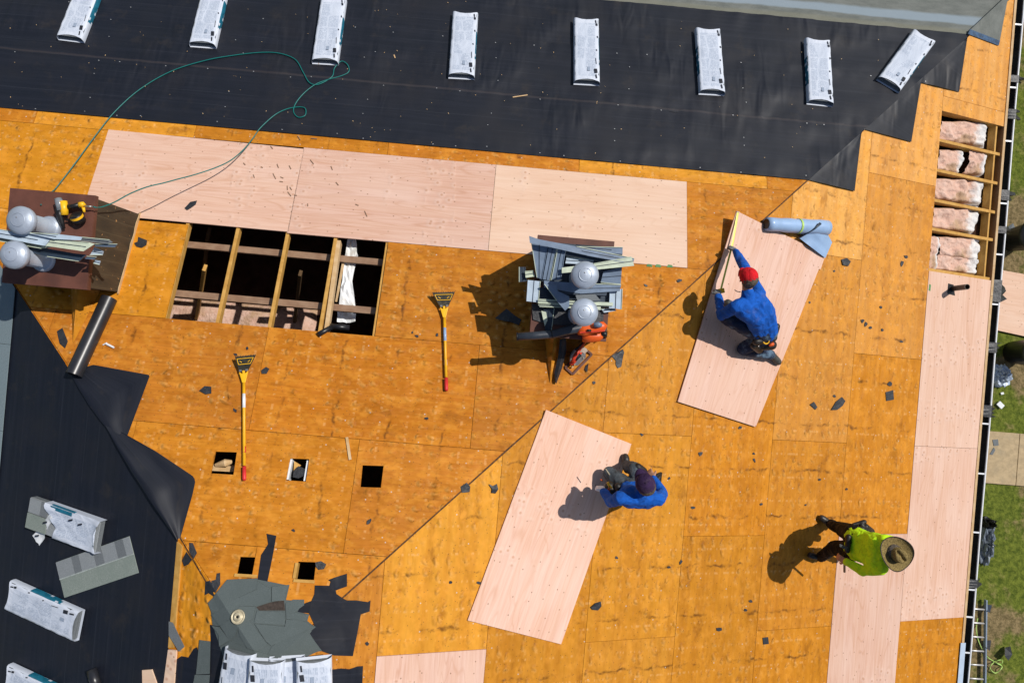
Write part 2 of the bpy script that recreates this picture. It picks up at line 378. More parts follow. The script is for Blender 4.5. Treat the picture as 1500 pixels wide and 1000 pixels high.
M['alu'] = plain('ladder_aluminium', (.60, .58, .56), .4, .5, .1)
M['tan_metal'] = plain('tan_flange_metal', (.52, .46, .32), .45, .3, .25, 30)
M['green_mark'] = plain('green_stamp_ink', (.10, .26, .10), .7)
M['scrap'] = plain('torn_felt', (.016, .017, .021), .52, 0, .5, 20, .006, .7)

# ------------------------------------------------------------------ mesh helpers
class MB:
    """collects faces in world coordinates and links them as ONE mesh object"""
    def __init__(self): self.v = []; self.f = []; self.mi = []; self.uv = []
    def add(self, vs, fs, mi=0, uvs=None):
        b = len(self.v); self.v += [tuple(p) for p in vs]
        for f in fs:
            self.f.append([b + i for i in f]); self.mi.append(mi)
            self.uv.append([uvs[i] for i in f] if uvs else [(vs[i][0], vs[i][1]) for i in f])
        return b
    def box(self, c, ax, ay, az, mi=0):
        c, ax, ay, az = Vector(c), Vector(ax), Vector(ay), Vector(az)
        vs = [c + sx * ax + sy * ay + sz * az for sz in (-1, 1) for sy in (-1, 1) for sx in (-1, 1)]
        fs = [(0, 2, 3, 1), (4, 5, 7, 6), (0, 1, 5, 4), (2, 6, 7, 3), (0, 4, 6, 2), (1, 3, 7, 5)]
        self.add(vs, fs, mi)
    def beam(self, a, b, w, h, up=(0, 0, 1), mi=0):       # w across, h along up, centred on the line a-b
        a, b, up = Vector(a), Vector(b), Vector(up); d = (b - a); L = d.length; d.normalize()
        s = d.cross(up).normalized(); u = s.cross(d).normalized()
        self.box((a + b) / 2, d * L / 2, s * w / 2, u * h / 2, mi)
    def slab(self, top, th, n=(0, 0, 1), uvs=None, mi=0):  # polygon (3d points), extruded down along n
        n = Vector(n).normalized(); top = [Vector(p) for p in top]; k = len(top)
        tris = tessellate_polygon([top])
        vs = top + [p - n * th for p in top]
        uv = (uvs + uvs) if uvs else None
        fs = []
        for tr in tris:
            a, b_, c = tr
            if (top[b_] - top[a]).cross(top[c] - top[a]).dot(n) < 0: tr = (a, c, b_)
            fs.append(tuple(tr)); fs.append(tuple(k + i for i in reversed(tr)))
        area = sum((top[i] - top[0]).cross(top[(i + 1) % k] - top[0]).dot(n) for i in range(k))
        for i in range(k):
            j = (i + 1) % k
            fs.append((i, k + i, k + j, j) if area > 0 else (j, k + j, k + i, i))
        self.add(vs, fs, mi, uv)
    def holed(self, outer, holes, fn, th, uvf):            # convex polygon minus convex holes, in plane coordinates (a, s)
        if area(outer) < 0: outer = outer[::-1]
        pieces = [list(outer)]
        for h in holes:
            if area(h) < 0: h = h[::-1]
            new = []
            for pc_ in pieces:
                rest = pc_
                for i in range(len(h)):
                    (x0, y0), (x1, y1) = h[i], h[(i + 1) % len(h)]; a, b = y1 - y0, x0 - x1; c = a * x0 + b * y0   # outside is a*x + b*y > c
                    o_ = clip(rest, -a, -b, -c)
                    if len(o_) > 2 and abs(area(o_)) > 1e-6: new.append(o_)
                    rest = clip(rest, a, b, c)
                    if len(rest) < 3: break
            pieces = new
        for pc_ in pieces:
            k = len(pc_); vs = [fn(p[0], p[1], 0) for p in pc_] + [fn(p[0], p[1], -th) for p in pc_]
            up_ = (vs[1] - vs[0]).cross(vs[2] - vs[1]).z > 0
            tp = tuple(range(k)) if up_ else tuple(reversed(range(k)))
            fs = [tp, tuple(k + i for i in reversed(tp))]
            for i in range(k):
                j = (i + 1) % k; fs.append((i, k + i, k + j, j) if up_ else (j, k + j, k + i, i))
            self.add(vs, fs, 0, [uvf(p) for p in pc_] * 2)
    def tube(self, pts, r, n=10, cap=True, mi=0):
        pts = [Vector(p) for p in pts]; k = len(pts)
        rs = r if isinstance(r, (list, tuple)) else [r] * k
        rings = []; prev = None
        for i, p in enumerate(pts):
            d = (pts[min(i + 1, k - 1)] - pts[max(i - 1, 0)])
            d = d.normalized() if d.length > 1e-9 else Vector((0, 0, 1))
            if prev is None:
                a = d.cross(Vector((0, 0, 1)));
                if a.length < .05: a = d.cross(Vector((1, 0, 0)))
                a.normalize()
            else:
                a = (prev - d * prev.dot(d)).normalized()
            prev = a; b = d.cross(a)
            rings.append([p + (a * math.cos(2 * math.pi * j / n) + b * math.sin(2 * math.pi * j / n)) * rs[i] for j in range(n)])
        vs = [q for rg in rings for q in rg]; fs = []
        for i in range(k - 1):
            for j in range(n):
                j2 = (j + 1) % n; fs.append((i * n + j, i * n + j2, (i + 1) * n + j2, (i + 1) * n + j))
        if cap:
            fs.append(tuple(reversed(range(n)))); fs.append(tuple((k - 1) * n + j for j in range(n)))
        self.add(vs, fs, mi)
    def lathe(self, o, ax, prof, n=24, mi=0, cap=False):    # prof: (radius, height along ax)
        o, ax = Vector(o), Vector(ax).normalized()
        a = ax.orthogonal().normalized(); b = ax.cross(a); vs = []; fs = []
        for r, h in prof:
            vs += [o + ax * h + (a * math.cos(2 * math.pi * j / n) + b * math.sin(2 * math.pi * j / n)) * r for j in range(n)]
        for i in range(len(prof) - 1):
            for j in range(n):
                j2 = (j + 1) % n; fs.append((i * n + j, i * n + j2, (i + 1) * n + j2, (i + 1) * n + j))
        if cap:
            fs.append(tuple(reversed(range(n)))); fs.append(tuple((len(prof) - 1) * n + j for j in range(n)))
        self.add(vs, fs, mi)
    def ball(self, c, r, sx=1, sy=1, sz=1, n=12, mi=0):
        c = Vector(c); vs = [c + Vector((0, 0, r * sz))]; fs = []; m = n // 2
        for i in range(1, m):
            th = math.pi * i / m
            for j in range(n):
                ph = 2 * math.pi * j / n
                vs.append(c + Vector((r * sx * math.sin(th) * math.cos(ph), r * sy * math.sin(th) * math.sin(ph), r * sz * math.cos(th))))
        vs.append(c - Vector((0, 0, r * sz)))
        for j in range(n): fs.append((0, 1 + j, 1 + (j + 1) % n)); 
        for i in range(m - 2):
            for j in range(n):
                j2 = (j + 1) % n; fs.append((1 + i * n + j, 1 + (i + 1) * n + j, 1 + (i + 1) * n + j2, 1 + i * n + j2))
        e = len(vs) - 1
        for j in range(n): fs.append((e, 1 + (m - 2) * n + (j + 1) % n, 1 + (m - 2) * n + j))
        self.add(vs, fs, mi)
    def grid(self, rows, mi=0, uvs=None, close=False):      # rows of equal length -> surface
        n = len(rows[0]); vs = [p for r in rows for p in r]; fs = []
        for i in range(len(rows) - 1):
            for j in range(n if close else n - 1):
                j2 = (j + 1) % n; fs.append((i * n + j, i * n + j2, (i + 1) * n + j2, (i + 1) * n + j))
        self.add(vs, fs, mi, [u for r in uvs for u in r] if uvs else None)
    def build(self, name, mats, parent=None, smooth=False, bevel=0, base=None):
        me = bpy.data.meshes.new(name)
        off = Vector((0, 0, 0))
        if parent is not None: off = world_of(parent)
        elif base is not None: off = Vector(base)
        me.from_pydata([tuple(Vector(p) - off) for p in self.v], [], self.f)
        ul = me.uv_layers.new(name='UVMap')
        ul.data.foreach_set('uv', [x for f in self.uv for p in f for x in (p[0], p[1])])
        if not isinstance(mats, (list, tuple)): mats = [mats]
        for m in mats: me.materials.append(m)
        me.polygons.foreach_set('material_index', self.mi)
        if bevel:
            bm = bmesh.new(); bm.from_mesh(me); bmesh.ops.remove_doubles(bm, verts=bm.verts, dist=1e-5)
            bmesh.ops.bevel(bm, geom=list(bm.edges), offset=bevel, segments=2, affect='EDGES', profile=.6, clamp_overlap=True)
            bmesh.ops.recalc_face_normals(bm, faces=bm.faces); bm.to_mesh(me); bm.free()
        if smooth:
            bm = bmesh.new(); bm.from_mesh(me); bmesh.ops.recalc_face_normals(bm, faces=bm.faces); bm.to_mesh(me); bm.free()
            me.polygons.foreach_set('use_smooth', [True] * len(me.polygons))
        me.update()
        o = bpy.data.objects.new(name, me); COL.objects.link(o)
        if parent is not None: o.parent = parent
        else: o.location = off
        return o
def world_of(o):
    p = Vector((0, 0, 0))
    while o is not None: p += Vector(o.location); o = o.parent
    return p
def tag(o, label=None, cat=None, group=None, kind=None):
    for k, v in (('label', label), ('category', cat), ('group', group), ('kind', kind)):
        if v: o[k] = v
    return o
def thing(name, loc, label, cat, group=None):
    o = bpy.data.objects.new(name, None); COL.objects.link(o); o.location = Vector(loc); o.empty_display_size = .1
    return tag(o, label, cat, group)
def copy_tree(o, parent=None):
    c = o.copy(); COL.objects.link(c)
    if parent is not None: c.parent = parent
    for ch in list(o.children): copy_tree(ch, c)
    return c
def frame(a, b, n):          # matrix at the middle of a-b, local x towards b, z along n
    a, b, n = Vector(a), Vector(b), Vector(n).normalized()
    x = (b - a); x = (x - n * x.dot(n)).normalized(); y = n.cross(x)
    m = Matrix.Identity(4)
    for i in range(3): m[i][0] = x[i]; m[i][1] = y[i]; m[i][2] = n[i]; m[i][3] = (a[i] + b[i]) / 2
    return m
def clip(poly, a, b, c):      # keep a*x + b*y <= c
    out = []
    for i in range(len(poly)):
        p, q = poly[i], poly[(i + 1) % len(poly)]
        dp, dq = a * p[0] + b * p[1] - c, a * q[0] + b * q[1] - c
        if dp <= 0: out.append(p)
        if dp * dq < 0:
            k = dp / (dp - dq); out.append((p[0] + k * (q[0] - p[0]), p[1] + k * (q[1] - p[1])))
    return out
def area(poly): return .5 * sum(poly[i][0] * poly[(i + 1) % len(poly)][1] - poly[(i + 1) % len(poly)][0] * poly[i][1] for i in range(len(poly)))

# ================================================================== SETTING
mb = MB(); mb.add([(-400, -400, GROUND), (400, -400, GROUND), (400, 400, GROUND), (-400, 400, GROUND)], [(0, 1, 2, 3)])
tag(mb.build('ground', M['lawn']), kind='structure')
# concrete path by the house
pc = [AZ(1436, 630, GROUND), AZ(1540, 637, GROUND), AZ(1540, 716, GROUND), AZ(1436, 706, GROUND)]
path_root = None
c0, c1 = (pc[0] + pc[3]) / 2, (pc[1] + pc[2]) / 2
xs = [-2.6, .80, 2.4, 4.0]
d = (c1 - c0).normalized(); side = Vector((-d.y, d.x, 0)); half = (pc[0] - pc[3]).length / 2
for i in range(3):
    mb = MB(); a = c0 + d * (xs[i] + .006); b = c0 + d * (xs[i + 1] - .006)
    mb.slab([a - side * half + Vector((0, 0, .05)), b - side * half + Vector((0, 0, .05)), b + side * half + Vector((0, 0, .05)), a + side * half + Vector((0, 0, .05))], .05)
    if path_root is None:
        path_root = mb.build('path', M['concrete'], bevel=.008); tag(path_root, kind='structure')
    else: mb.build('paving_slab', M['concrete'], path_root, bevel=.008)

# ================================================================== HOUSE
house = thing('house', (RIDGE, -6, GROUND), 'house seen from above, hip roof half stripped to weathered plywood with black felt', 'house')
# walls, inset from the eaves, and the attic ceiling with insulation
wi = .42
x0, x1, y0, y1 = EAVE3 + wi, EAVE - wi, SOUTH + wi, EAVE - wi
top = EZ - .22
for a, b in (((x0, y0), (x1, y0)), ((x1, y0), (x1, y1)), ((x1, y1), (x0, y1)), ((x0, y1), (x0, y0))):
    mb = MB(); mb.beam((*a, (GROUND + top) / 2), (*b, (GROUND + top) / 2), .16, top - GROUND); mb.build('wall', M['wall'], house)
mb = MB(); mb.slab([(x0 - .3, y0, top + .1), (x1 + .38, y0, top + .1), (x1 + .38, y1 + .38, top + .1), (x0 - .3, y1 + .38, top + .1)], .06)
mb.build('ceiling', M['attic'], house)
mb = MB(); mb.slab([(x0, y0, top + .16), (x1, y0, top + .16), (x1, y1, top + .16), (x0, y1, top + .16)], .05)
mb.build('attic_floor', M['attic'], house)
mb = MB(); nx, ny = 34, 18; rows = []
qa, qb = AZ(225, 428, -.3), AZ(455, 520, -.3)
for j in range(ny + 1):
    r = []
    for i in range(nx + 1):
        X = qa.x + (qb.x - qa.x) * i / nx; Y = qb.y - .35 + (qa.y - qb.y + .30) * j / ny
        e = min(1, min(i, nx - i, j, ny - j) / 2)
        r.append(Vector((X, Y, top + .16 + .14 * e + .09 * e * mnoise.noise(Vector((X * 2.6, Y * 2.6, 0))))))
    rows.append(r)
mb.grid(rows, uvs=[[(0, 0)] * (nx + 1)] * (ny + 1)); tag(mb.build('attic_insulation', M['pink'], house, smooth=True), 'pink attic insulation lying below the opened deck')

TH = .016
def deck_sheet(fn, poly, mat, tone, holes=(), label=None, grain_u=True, lift=0.0, name='plywood_sheet', th=TH):
    if len(poly) < 3 or abs(area(poly)) < .004: return None
    mb = MB()
    mb.holed([tuple(p) for p in poly], [list(h) for h in holes], lambda a, s, h: fn(a, s, h + lift), th, lambda p: (p[0], p[1]))
    o = mb.build(name, mat, house); o.color = (*tone, 1)
    if label: o['label'] = label
    return o
def shrink(x0, x1, s0, s1, g=.0022): return [(x0 + g, s0 + g), (x1 - g, s0 + g), (x1 - g, s1 - g), (x0 + g, s1 - g)]
def clip1(p, m=.012):   # the north slope ends at both hips
    p = clip(p, 1, CS, EAVE - m); return clip(p, -1, CS, -(HIPL - EAVE) - m)
def clip2(p, m=.004):
    p = clip(p, 1, CS, EAVE - m); return clip(p, 0, 1, (EAVE - RIDGE) / CS - m)
def clip3(p, m=.004):
    p = clip(p, 1, CS, HIPL - EAVE3 - m); return clip(p, 0, 1, (RIDGE - EAVE3) / CS - m)
def otone(r=None, v=None, b=0.0):
    return (rng.uniform(0, .8) if r is None else r, (rng.uniform(.86, 1.06) if v is None else v), b)
def px_as(fnpx, plane):
    def f(q):
        p = fnpx(*q)
        if plane == 1: return (p.x, (EAVE - p.y) / CS)
        if plane == 2: return (p.y, (EAVE - p.x) / CS)
        return (p.y, (p.x - EAVE3) / CS)
    return f
as1, as2, as3 = px_as(A1, 1), px_as(A2, 2), px_as(A3, 3)
SH = 1.219
def srow(k): return 3.618 + (k - 3) * SH
# --- north slope: the boarding under the felt, then every visible sheet
deck_sheet(P1c, clip1([(EAVE3, -.02), (EAVE, -.02), (EAVE, srow(2) - .003), (EAVE3, srow(2) - .003)]), M['old_ply'], otone(.2, .9), name='eave_boarding')
small_holes = {6: [[(316, 661), (347, 662), (342, 695), (309, 693)], [(425, 671), (453, 672), (448, 705), (419, 703)], [(531, 681), (562, 682), (558, 714), (528, 713)]],
               7: [[(352, 815), (381, 816), (377, 843), (347, 841)], [(437, 822), (463, 823), (460, 849), (432, 848)]]}
hx0, hx1 = as1((276.6, 328.7))[0] - .005, as1((568.5, 354.9))[0] + .002
rows1 = {2: [-17, -14.2, -11.9, -9.9, -7.46, -5.02, -2.6, .6], 3: [-17, -13.39, -10.951, -8.5125, -6.0745, -3.6365, -1.2, 1.2],
         4: [-17, -14.6, -12.17, hx0, hx1, -4.86, -2.42, 0], 5: [-17, -13.39, -10.95, -8.51, -6.07, -3.63, -1.2],
         6: [-17, -14.6, -12.2, -9.73, -7.85, -6.9, -4.9, -2.4], 7: [-17, -13.4, -10.9, -8.19, -6.0, -3.6], 8: [-17, -12, -9.7, -7.9, -5]}
rows1[6] = [-17, -14.6, -12.2, -9.73, -7.29, -4.86, -2.42]
new1 = {0: (.12, .96, 0), 1: (.0, .92, 0), 2: (.62, .97, 0)}
for k, seams in rows1.items():
    for i in range(len(seams) - 1):
        if k == 4 and i == 3: continue                      # the sheet that has been lifted off
        poly = clip1(shrink(seams[i], seams[i + 1], srow(k), srow(k + 1)))
        holes = []
        if k in small_holes:
            for h in small_holes[k]:
                hp = [as1(q) for q in h]
                if seams[i] < sum(p[0] for p in hp) / 4 < seams[i + 1]: holes.append(hp)
        if k == 3 and i in (2, 3, 4):
            lab = ['new pink plywood sheet left of three, hose lying across it', 'new pink plywood sheet in the middle above the roof opening', 'new cream plywood sheet beside the central chimney'][i - 2]
            if i == 2: # this sheet is notched round the left chimney
                poly = [as1(q) for q in ((446, 218.5), (422.3, 339.6), (200, 319), (140, 299), (128.5, 284.9), (159.2, 190.2))]
            if i == 2:
                mb = MB(); mb.slab([P1c(a, s_, .004) for a, s_ in poly], TH, N1, [tuple(p) for p in poly]); o = mb.build('plywood_sheet', M['new_ply'], house); o.color = (*new1[0], 1); o['label'] = lab
            else: deck_sheet(P1c, poly, M['new_ply'], new1[i - 2], label=lab, lift=.004)
        else:
            t3 = (rng.uniform(0, .4), rng.uniform(.92, 1.04), rng.uniform(0, .12))
            if k == 3 and i == 1: t3 = (.85, 1.02, 0)
            if k == 2 and i in (2, 5): t3 = (.95, 1.12, .12)
            if k == 4 and i == 2: t3 = (.75, 1.05, 0)
            if k in (5, 6): t3 = (rng.uniform(0, .35), rng.uniform(.90, 1.0), rng.uniform(0, .12))
            deck_sheet(P1c, poly, M['old_ply'], t3, holes)
# --- east slope
def dcol(k): return 1.219 * k - (.04 if k == 0 else .0)
even = [4.0, 1.9, -.538, -2.976, -5.414, -7.853, -10.29, -13]
odd = [4.0, 2.9, .678, -1.80, -4.215, -6.635, -9.07, -11.5, -13]
hole2_y = -.745
for k in range(8):
    seams = even if k % 2 == 0 else odd
    for i in range(len(seams) - 1):
        ya, yb = seams[i + 1], seams[i]; lab = None; mat, tone = M['old_ply'], otone()
        blotch = rng.uniform(.0, .1)
        if k == 0:
            if i == 1: tone = (.3, 1.08, 1)
            if i == 2: continue
            if i in (3, 4):
                mat, tone = M['new_ply'], (.15 + .1 * (i == 3), .95, 0)
                lab = ['new pink plywood sheet at the eave below the open bays', 'new pink plywood sheet at the eave beside the man in lime'][i - 3]
            if i == 5: tone = (.6, .92, 0)
        elif k == 1 and i >= 5 and i < 7:
            mat, tone = M['new_ply'], (.05, .90, 0); lab = 'new pink plywood sheet under the man in lime' if i == 5 else None
        elif k == 6 and i >= 5:
            mat, tone = M['new_ply'], (.0, .99, 0); lab = 'new pink plywood sheet beside the stacked bundles'
        elif k == 1: tone = [(.3, 1.1, 1), (.35, 1.1, 1), (.3, 1.1, 1), (.4, 1.02, .5), (.5, 1.0, .05), (.5, 1, 0), (.5, 1, 0), (.5, 1, 0)][i]
        elif k == 2: tone = [(.9, 1.1, .9), (.9, 1.1, 1), (1, 1.12, 1), (.45, .98, .42), (.5, .93, .08), (.6, .95, 0), (.5, 1, 0), (.5, 1, 0)][i]
        elif k == 3: tone = (.45 + .3 * rng.random(), rng.uniform(.90, 1.0), rng.uniform(0, .25))
        elif k in (4, 5): tone = (.5 + .4 * rng.random(), rng.uniform(.89, .99), rng.uniform(0, .22))
        elif k == 6: tone = (1.0, 1.10, .18)
        elif k == 7: tone = (.2, .93, .2)
        poly = clip2(shrink(ya, yb, dcol(k), dcol(k + 1)))
        deck_sheet(P2c, poly, mat, tone, label=lab, lift=.004 if mat == M['new_ply'] else 0)
deck_sheet(P2c, clip2(shrink(hole2_y, -.538, dcol(0), dcol(1))), M['old_ply'], (.3, 1.08, 1))
# --- west slope
dfelt = (-9.01 - EAVE3) / CS
deck_sheet(P3c, clip3([(SOUTH, -.02), (EAVE, -.02), (EAVE, dfelt - 1.3), (SOUTH, dfelt - 1.3)]), M['old_ply'], otone(.2, .9), name='eave_boarding')
for a, b in ((-13, -10.6), (-10.6, -8.2), (-8.2, -5.8), (-5.8, -3.4), (-3.4, 1)):
    deck_sheet(P3c, clip3(shrink(a, b, dfelt - 1.298, dfelt + .05)), M['old_ply'], otone(.5, 1.0))
    deck_sheet(P3c, clip3(shrink(a - .7, b - .7, dfelt + .05, 9.8)), M['old_ply'], otone(.75, 1.12))
# --- hip boards that show as a thin line along the eastern hip
# --- rafters and boards in the open bays
for X in (-9.72, -9.113, -8.512, -7.93, -7.30):
    mb = MB(); s0, s1 = srow(4) - .25, srow(5) + .3
    a, b = P1c(X, s0, -TH - .0725), P1c(X, s1, -TH - .0725); mb.beam(a + Vector((0, 0, .022)), b + Vector((0, 0, .022)), .040, .095, N1); o = mb.build('rafter', M['lumber'], house, bevel=.003)
mb = MB(); mb.beam(P1c(-7.89, srow(4) + .02, -TH - .062), P1c(-7.86, srow(5) - .02, -TH - .062), .05, .10, N1); mb.build('rafter', M['lumber_pale'], house, bevel=.003)
for (qa, qb) in (((268, 358), (562, 385)), ((248, 429), (552, 456))):
    mb = MB(); a, b = A1(*qa, -.20), A1(*qb, -.20); d = (b - a).normalized()
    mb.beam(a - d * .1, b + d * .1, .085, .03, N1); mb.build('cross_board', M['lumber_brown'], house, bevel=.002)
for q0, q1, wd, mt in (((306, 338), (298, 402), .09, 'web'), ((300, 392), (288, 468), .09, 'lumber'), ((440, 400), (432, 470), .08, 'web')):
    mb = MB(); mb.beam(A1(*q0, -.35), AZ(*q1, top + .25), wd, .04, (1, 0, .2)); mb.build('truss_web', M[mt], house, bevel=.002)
# west edge of the eastern opening, rafters and blocking, then the eave boards
for Y in (-.72, -1.1455, -1.566, -1.987, -2.388, -2.955):
    mb = MB(); a, b = P2c(Y, -.0, -TH - .0725), P2c(Y, 1.7, -TH - .0725); mb.beam(a, b, .042, .14, N2); mb.build('rafter', M['lumber'], house, bevel=.003)
mb = MB(); mb.beam(P2c(-.4, .10, -TH - .07), P2c(-3.3, .10, -TH - .07), .03, .12, N2); mb.build('blocking_board', M['lumber'], house, bevel=.002)
for ya, yb in ((EAVE, -3.2), (-3.2, -8.4), (-8.4, SOUTH)):
    mb = MB(); mb.beam((EAVE + .025, ya, EZ - .075), (EAVE + .025, yb + .004, EZ - .075), .035, .17); mb.build('fascia_board', M['lumber_pale'], house, bevel=.003)
for a, b in (((EAVE, EAVE + .025), (EAVE3, EAVE + .025)), ((EAVE3 - .025, EAVE), (EAVE3 - .025, SOUTH))):
    mb = MB(); mb.beam((*a, EZ - .075), (*b, EZ - .075), .035, .17); mb.build('fascia_board', M['lumber_pale'], house, bevel=.003)
mb = MB(); mb.slab([(EAVE - wi - .05, y0, EZ - .17), (EAVE + .01, y0, EZ - .17), (EAVE + .01, EAVE, EZ - .17), (EAVE - wi - .05, EAVE, EZ - .17)], .012); mb.build('soffit', M['lumber_brown'], house)
# gutter along the eastern eave
gx = EAVE + .046; gz = EZ - .03
prof = [(gx, gz), (gx, gz - .10), (gx + .075, gz - .105), (gx + .10, gz - .05), (gx + .112, gz - .005), (gx + .128, gz - .003)]
mb = MB(); rows = [[Vector((x, Y, z)) for x, z in prof] for Y in np.linspace(EAVE + .1, SOUTH, 40)]
mb.grid(rows); rows = [[Vector((x + .003, Y, z - .004)) for x, z in prof] for Y in np.linspace(EAVE + .1, SOUTH, 40)]
mb.grid(rows); gutter = tag(mb.build('gutter', M['gutter_in'], house), 'white lipped gutter with trough darkened for dirt and painted shade along the eave')
mb = MB()
Yb = [EAVE + .1]
while Yb[-1] > SOUTH: Yb.append(Yb[-1] - .35)
mb.tube([(gx + .120 + .0035 * math.sin(Y * 2.1), Y, gz + .003) for Y in Yb], .0135, 8); mb.build('gutter_lip', M['white'], gutter, smooth=True)
hy = [A2(x, y).y for x, y in ((1485, 35), (1480, 128), (1472, 206), (1463, 297), (1458, 372), (1452, 445), (1440, 620), (1434, 693), (1427, 779), (1417, 863), (1412, 903), (1410, 955))]
for Y in hy:
    mb = MB(); mb.beam((gx - .01, Y, gz + .004), (gx + .118, Y, gz + .006), .022, .006); mb.build('hanger', M['white'], gutter)
mb = MB(); Ya, Yc = A2(1408, 940).y, A2(1400, 1010).y - 2
mb.slab([(EAVE - .02, Ya, EZ + .03), (EAVE + .065, Ya, EZ + .01), (EAVE + .075, Yc, EZ + .01), (EAVE - .02, Yc, EZ + .03)], .004)
tag(mb.build('drip_edge', M['blue_metal'], house), 'pale blue metal drip edge at the bottom of the eastern eave')
# hip seam boards: weathered edge left proud along both hips
for sgn, q0, q1, wd in ((1, (1185, 262), (500, 880), .018), (-1, (264, 786), (322, 885), .016)):
    mb = MB(); a, b = AR(*q0), AR(*q1); n = 26; L, R = [], []
    for i in range(n + 1):
        p = a + (b - a) * i / n
        if sgn > 0: p.y = p.x = (p.x + p.y) / 2
        z = roof_z(p.x, p.y) + .0035; wv = wd * (.7 + .5 * mnoise.noise(Vector((i * .7, 3, 0))))
        sx = Vector((.7, -.7 * sgn, 0))
        L.append(Vector((p.x - sx.x * wv, p.y - sx.y * wv, roof_z(p.x - sx.x * wv, p.y - sx.y * wv) + .0045))); R.append(Vector((p.x + sx.x * .004, p.y + sx.y * .004, z)))
    mb.grid([L, R]); mb.build('hip_edge_strip', plain('dark_hip_edge', (.10, .04, .010), .8, 0, .6, 30), house)

# --- roofing felt and membrane on the north slope
def felt_course(s_lo, s_hi, lift, xw, flap=None, amp=.006, mat='felt', name='roofing_felt', label=None, flap_end=None, nu=230):
    mb = MB(); ns = max(6, int((s_hi - s_lo) / .05)); rows, uvs = [], []
    for i in range(ns + 1):
        s = s_lo + (s_hi - s_lo) * i / ns; xe = EAVE - s * CS; r, u = [], []
        for j in range(nu + 1):
            X = xw + (xe - xw) * j / nu
            # ripples run down from the lapped edge, strongest in the middle of the slope
            k = math.exp(-((s - s_lo) / .30) ** 2) + .8 * math.exp(-((s_hi - s) / .28) ** 2)
            loc = .35 + .65 * math.exp(-((X + 3.6) / 2.2) ** 2) + .5 * math.exp(-((X + .7) / 1.0) ** 2)
            h = amp * 1.7 * k * loc * (1.2 * mnoise.noise(Vector((X * 7.5 + .9 * s, s * 1.6, lift * 90))) + .5 * mnoise.noise(Vector((X * 15, s * 3, 4))))
            h += amp * 1.3 * mnoise.noise(Vector((X * 1.7, s * 2.6, 7 + lift * 50)))
            r.append(P1c(X, s, lift + max(h, -lift * .5 + .001))); u.append((X, s))
        rows.append(r); uvs.append(u)
    mb.grid(rows, uvs=uvs)
    if flap:   # the end folded over the hip: hip edge at the high and the low side, outer corner
        hi, lo, out = flap; n = 14; rr, uu = [], []
        for i in range(n + 1):
            v = i / n; H = Vector(rows[-1 - round(v * ns)][-1]); q = (out[0] + (lo[0] - out[0]) * v, out[1] + (lo[1] - out[1]) * v)
            E = A2(*q, lift + .004); r, u = [], []
            for j in range(n + 1):
                k = j / n; p = H + (E - H) * k
                zz = roof_z(p.x, p.y) + lift + .004 + .02 * math.sin(math.pi * min(1, k * 1.0)) * (1 - v) * (.4 + abs(mnoise.noise(Vector((k * 3, v * 4, lift * 77)))))
                p.z = max(p.z if j == 0 else -9, zz); r.append(p); u.append((p.x, p.y * .9 + p.x * .3))
            rr.append(r); uu.append(u)
        mb.grid(rr, uvs=uu)
    o = mb.build(name, M[mat], house, smooth=True)
    if label: o['label'] = label
    return o
felt_course(-.05, .95, .004, EAVE3, None, .002, 'membrane', 'eave_membrane', 'grey granulated membrane along the northern eave')
felt_course(.80, 1.72, .008, EAVE3, ((1350, 117), (1418, 50), (1405, 135)), .007, label='lower course of black felt, at the grey membrane')
felt_course(1.63, 2.58, .012, EAVE3, ((1265, 187), (1350, 117), (1335, 208)), .009, label='middle course of black felt with most bundles on it')
felt_course(2.515, 3.435, .016, EAVE3, ((1185, 262), (1263, 186), (1252, 280)), .008, label='upper course of black felt ending above the pink sheets')
# membrane folded over the hip, blue edged
q = [(1420, 45), (1480, -11), (1477, -5), (1464.5, 61)]
mb = MB(); mb.slab([A2(*p, .012) for p in q], .004, N2, [(as2(p)[0], .05 + as2(p)[1] * .5) for p in q]); mb.build('membrane_end', M['membrane'], house)
mb = MB(); mb.slab([A2(*p, .016) for p in ((1421, 43), (1465, 60), (1463, 67), (1418, 50))], .006, N2); tag(mb.build('membrane_selvage', plain('blue_selvage', (.03, .075, .15), .5, 0, .5, 20), house), 'blue selvage of the grey membrane at the roof corner')

# --- felt on the west slope
def felt3(d0, d1, lift, label):
    mb = MB(); rows, uvs = [], []; ns = 14
    for i in range(ns + 1):
        dd = d0 + (d1 - d0) * i / ns; ye = HIPL - EAVE3 - dd * CS; r, u = [], []
        for j in range(121):
            Y = SOUTH + (ye - SOUTH) * j / 120
            h = .004 * mnoise.noise(Vector((Y * 2.2, dd * 2.6, lift * 60)))
            r.append(P3c(Y, dd, lift + .004 + max(h, -.003))); u.append((Y, dd))
        rows.append(r); uvs.append(u)
    mb.grid(rows, uvs=uvs); o = mb.build('roofing_felt', M['felt'], house, smooth=True); o['label'] = label
felt3(dfelt - .915, dfelt, .012, 'highest course of black felt on the western slope')
felt3(dfelt - 1.80, dfelt - .88, .008, 'middle course of black felt on the western slope')
felt3(dfelt - 2.72, dfelt - 1.76, .004, 'lowest course of black felt on the western slope')
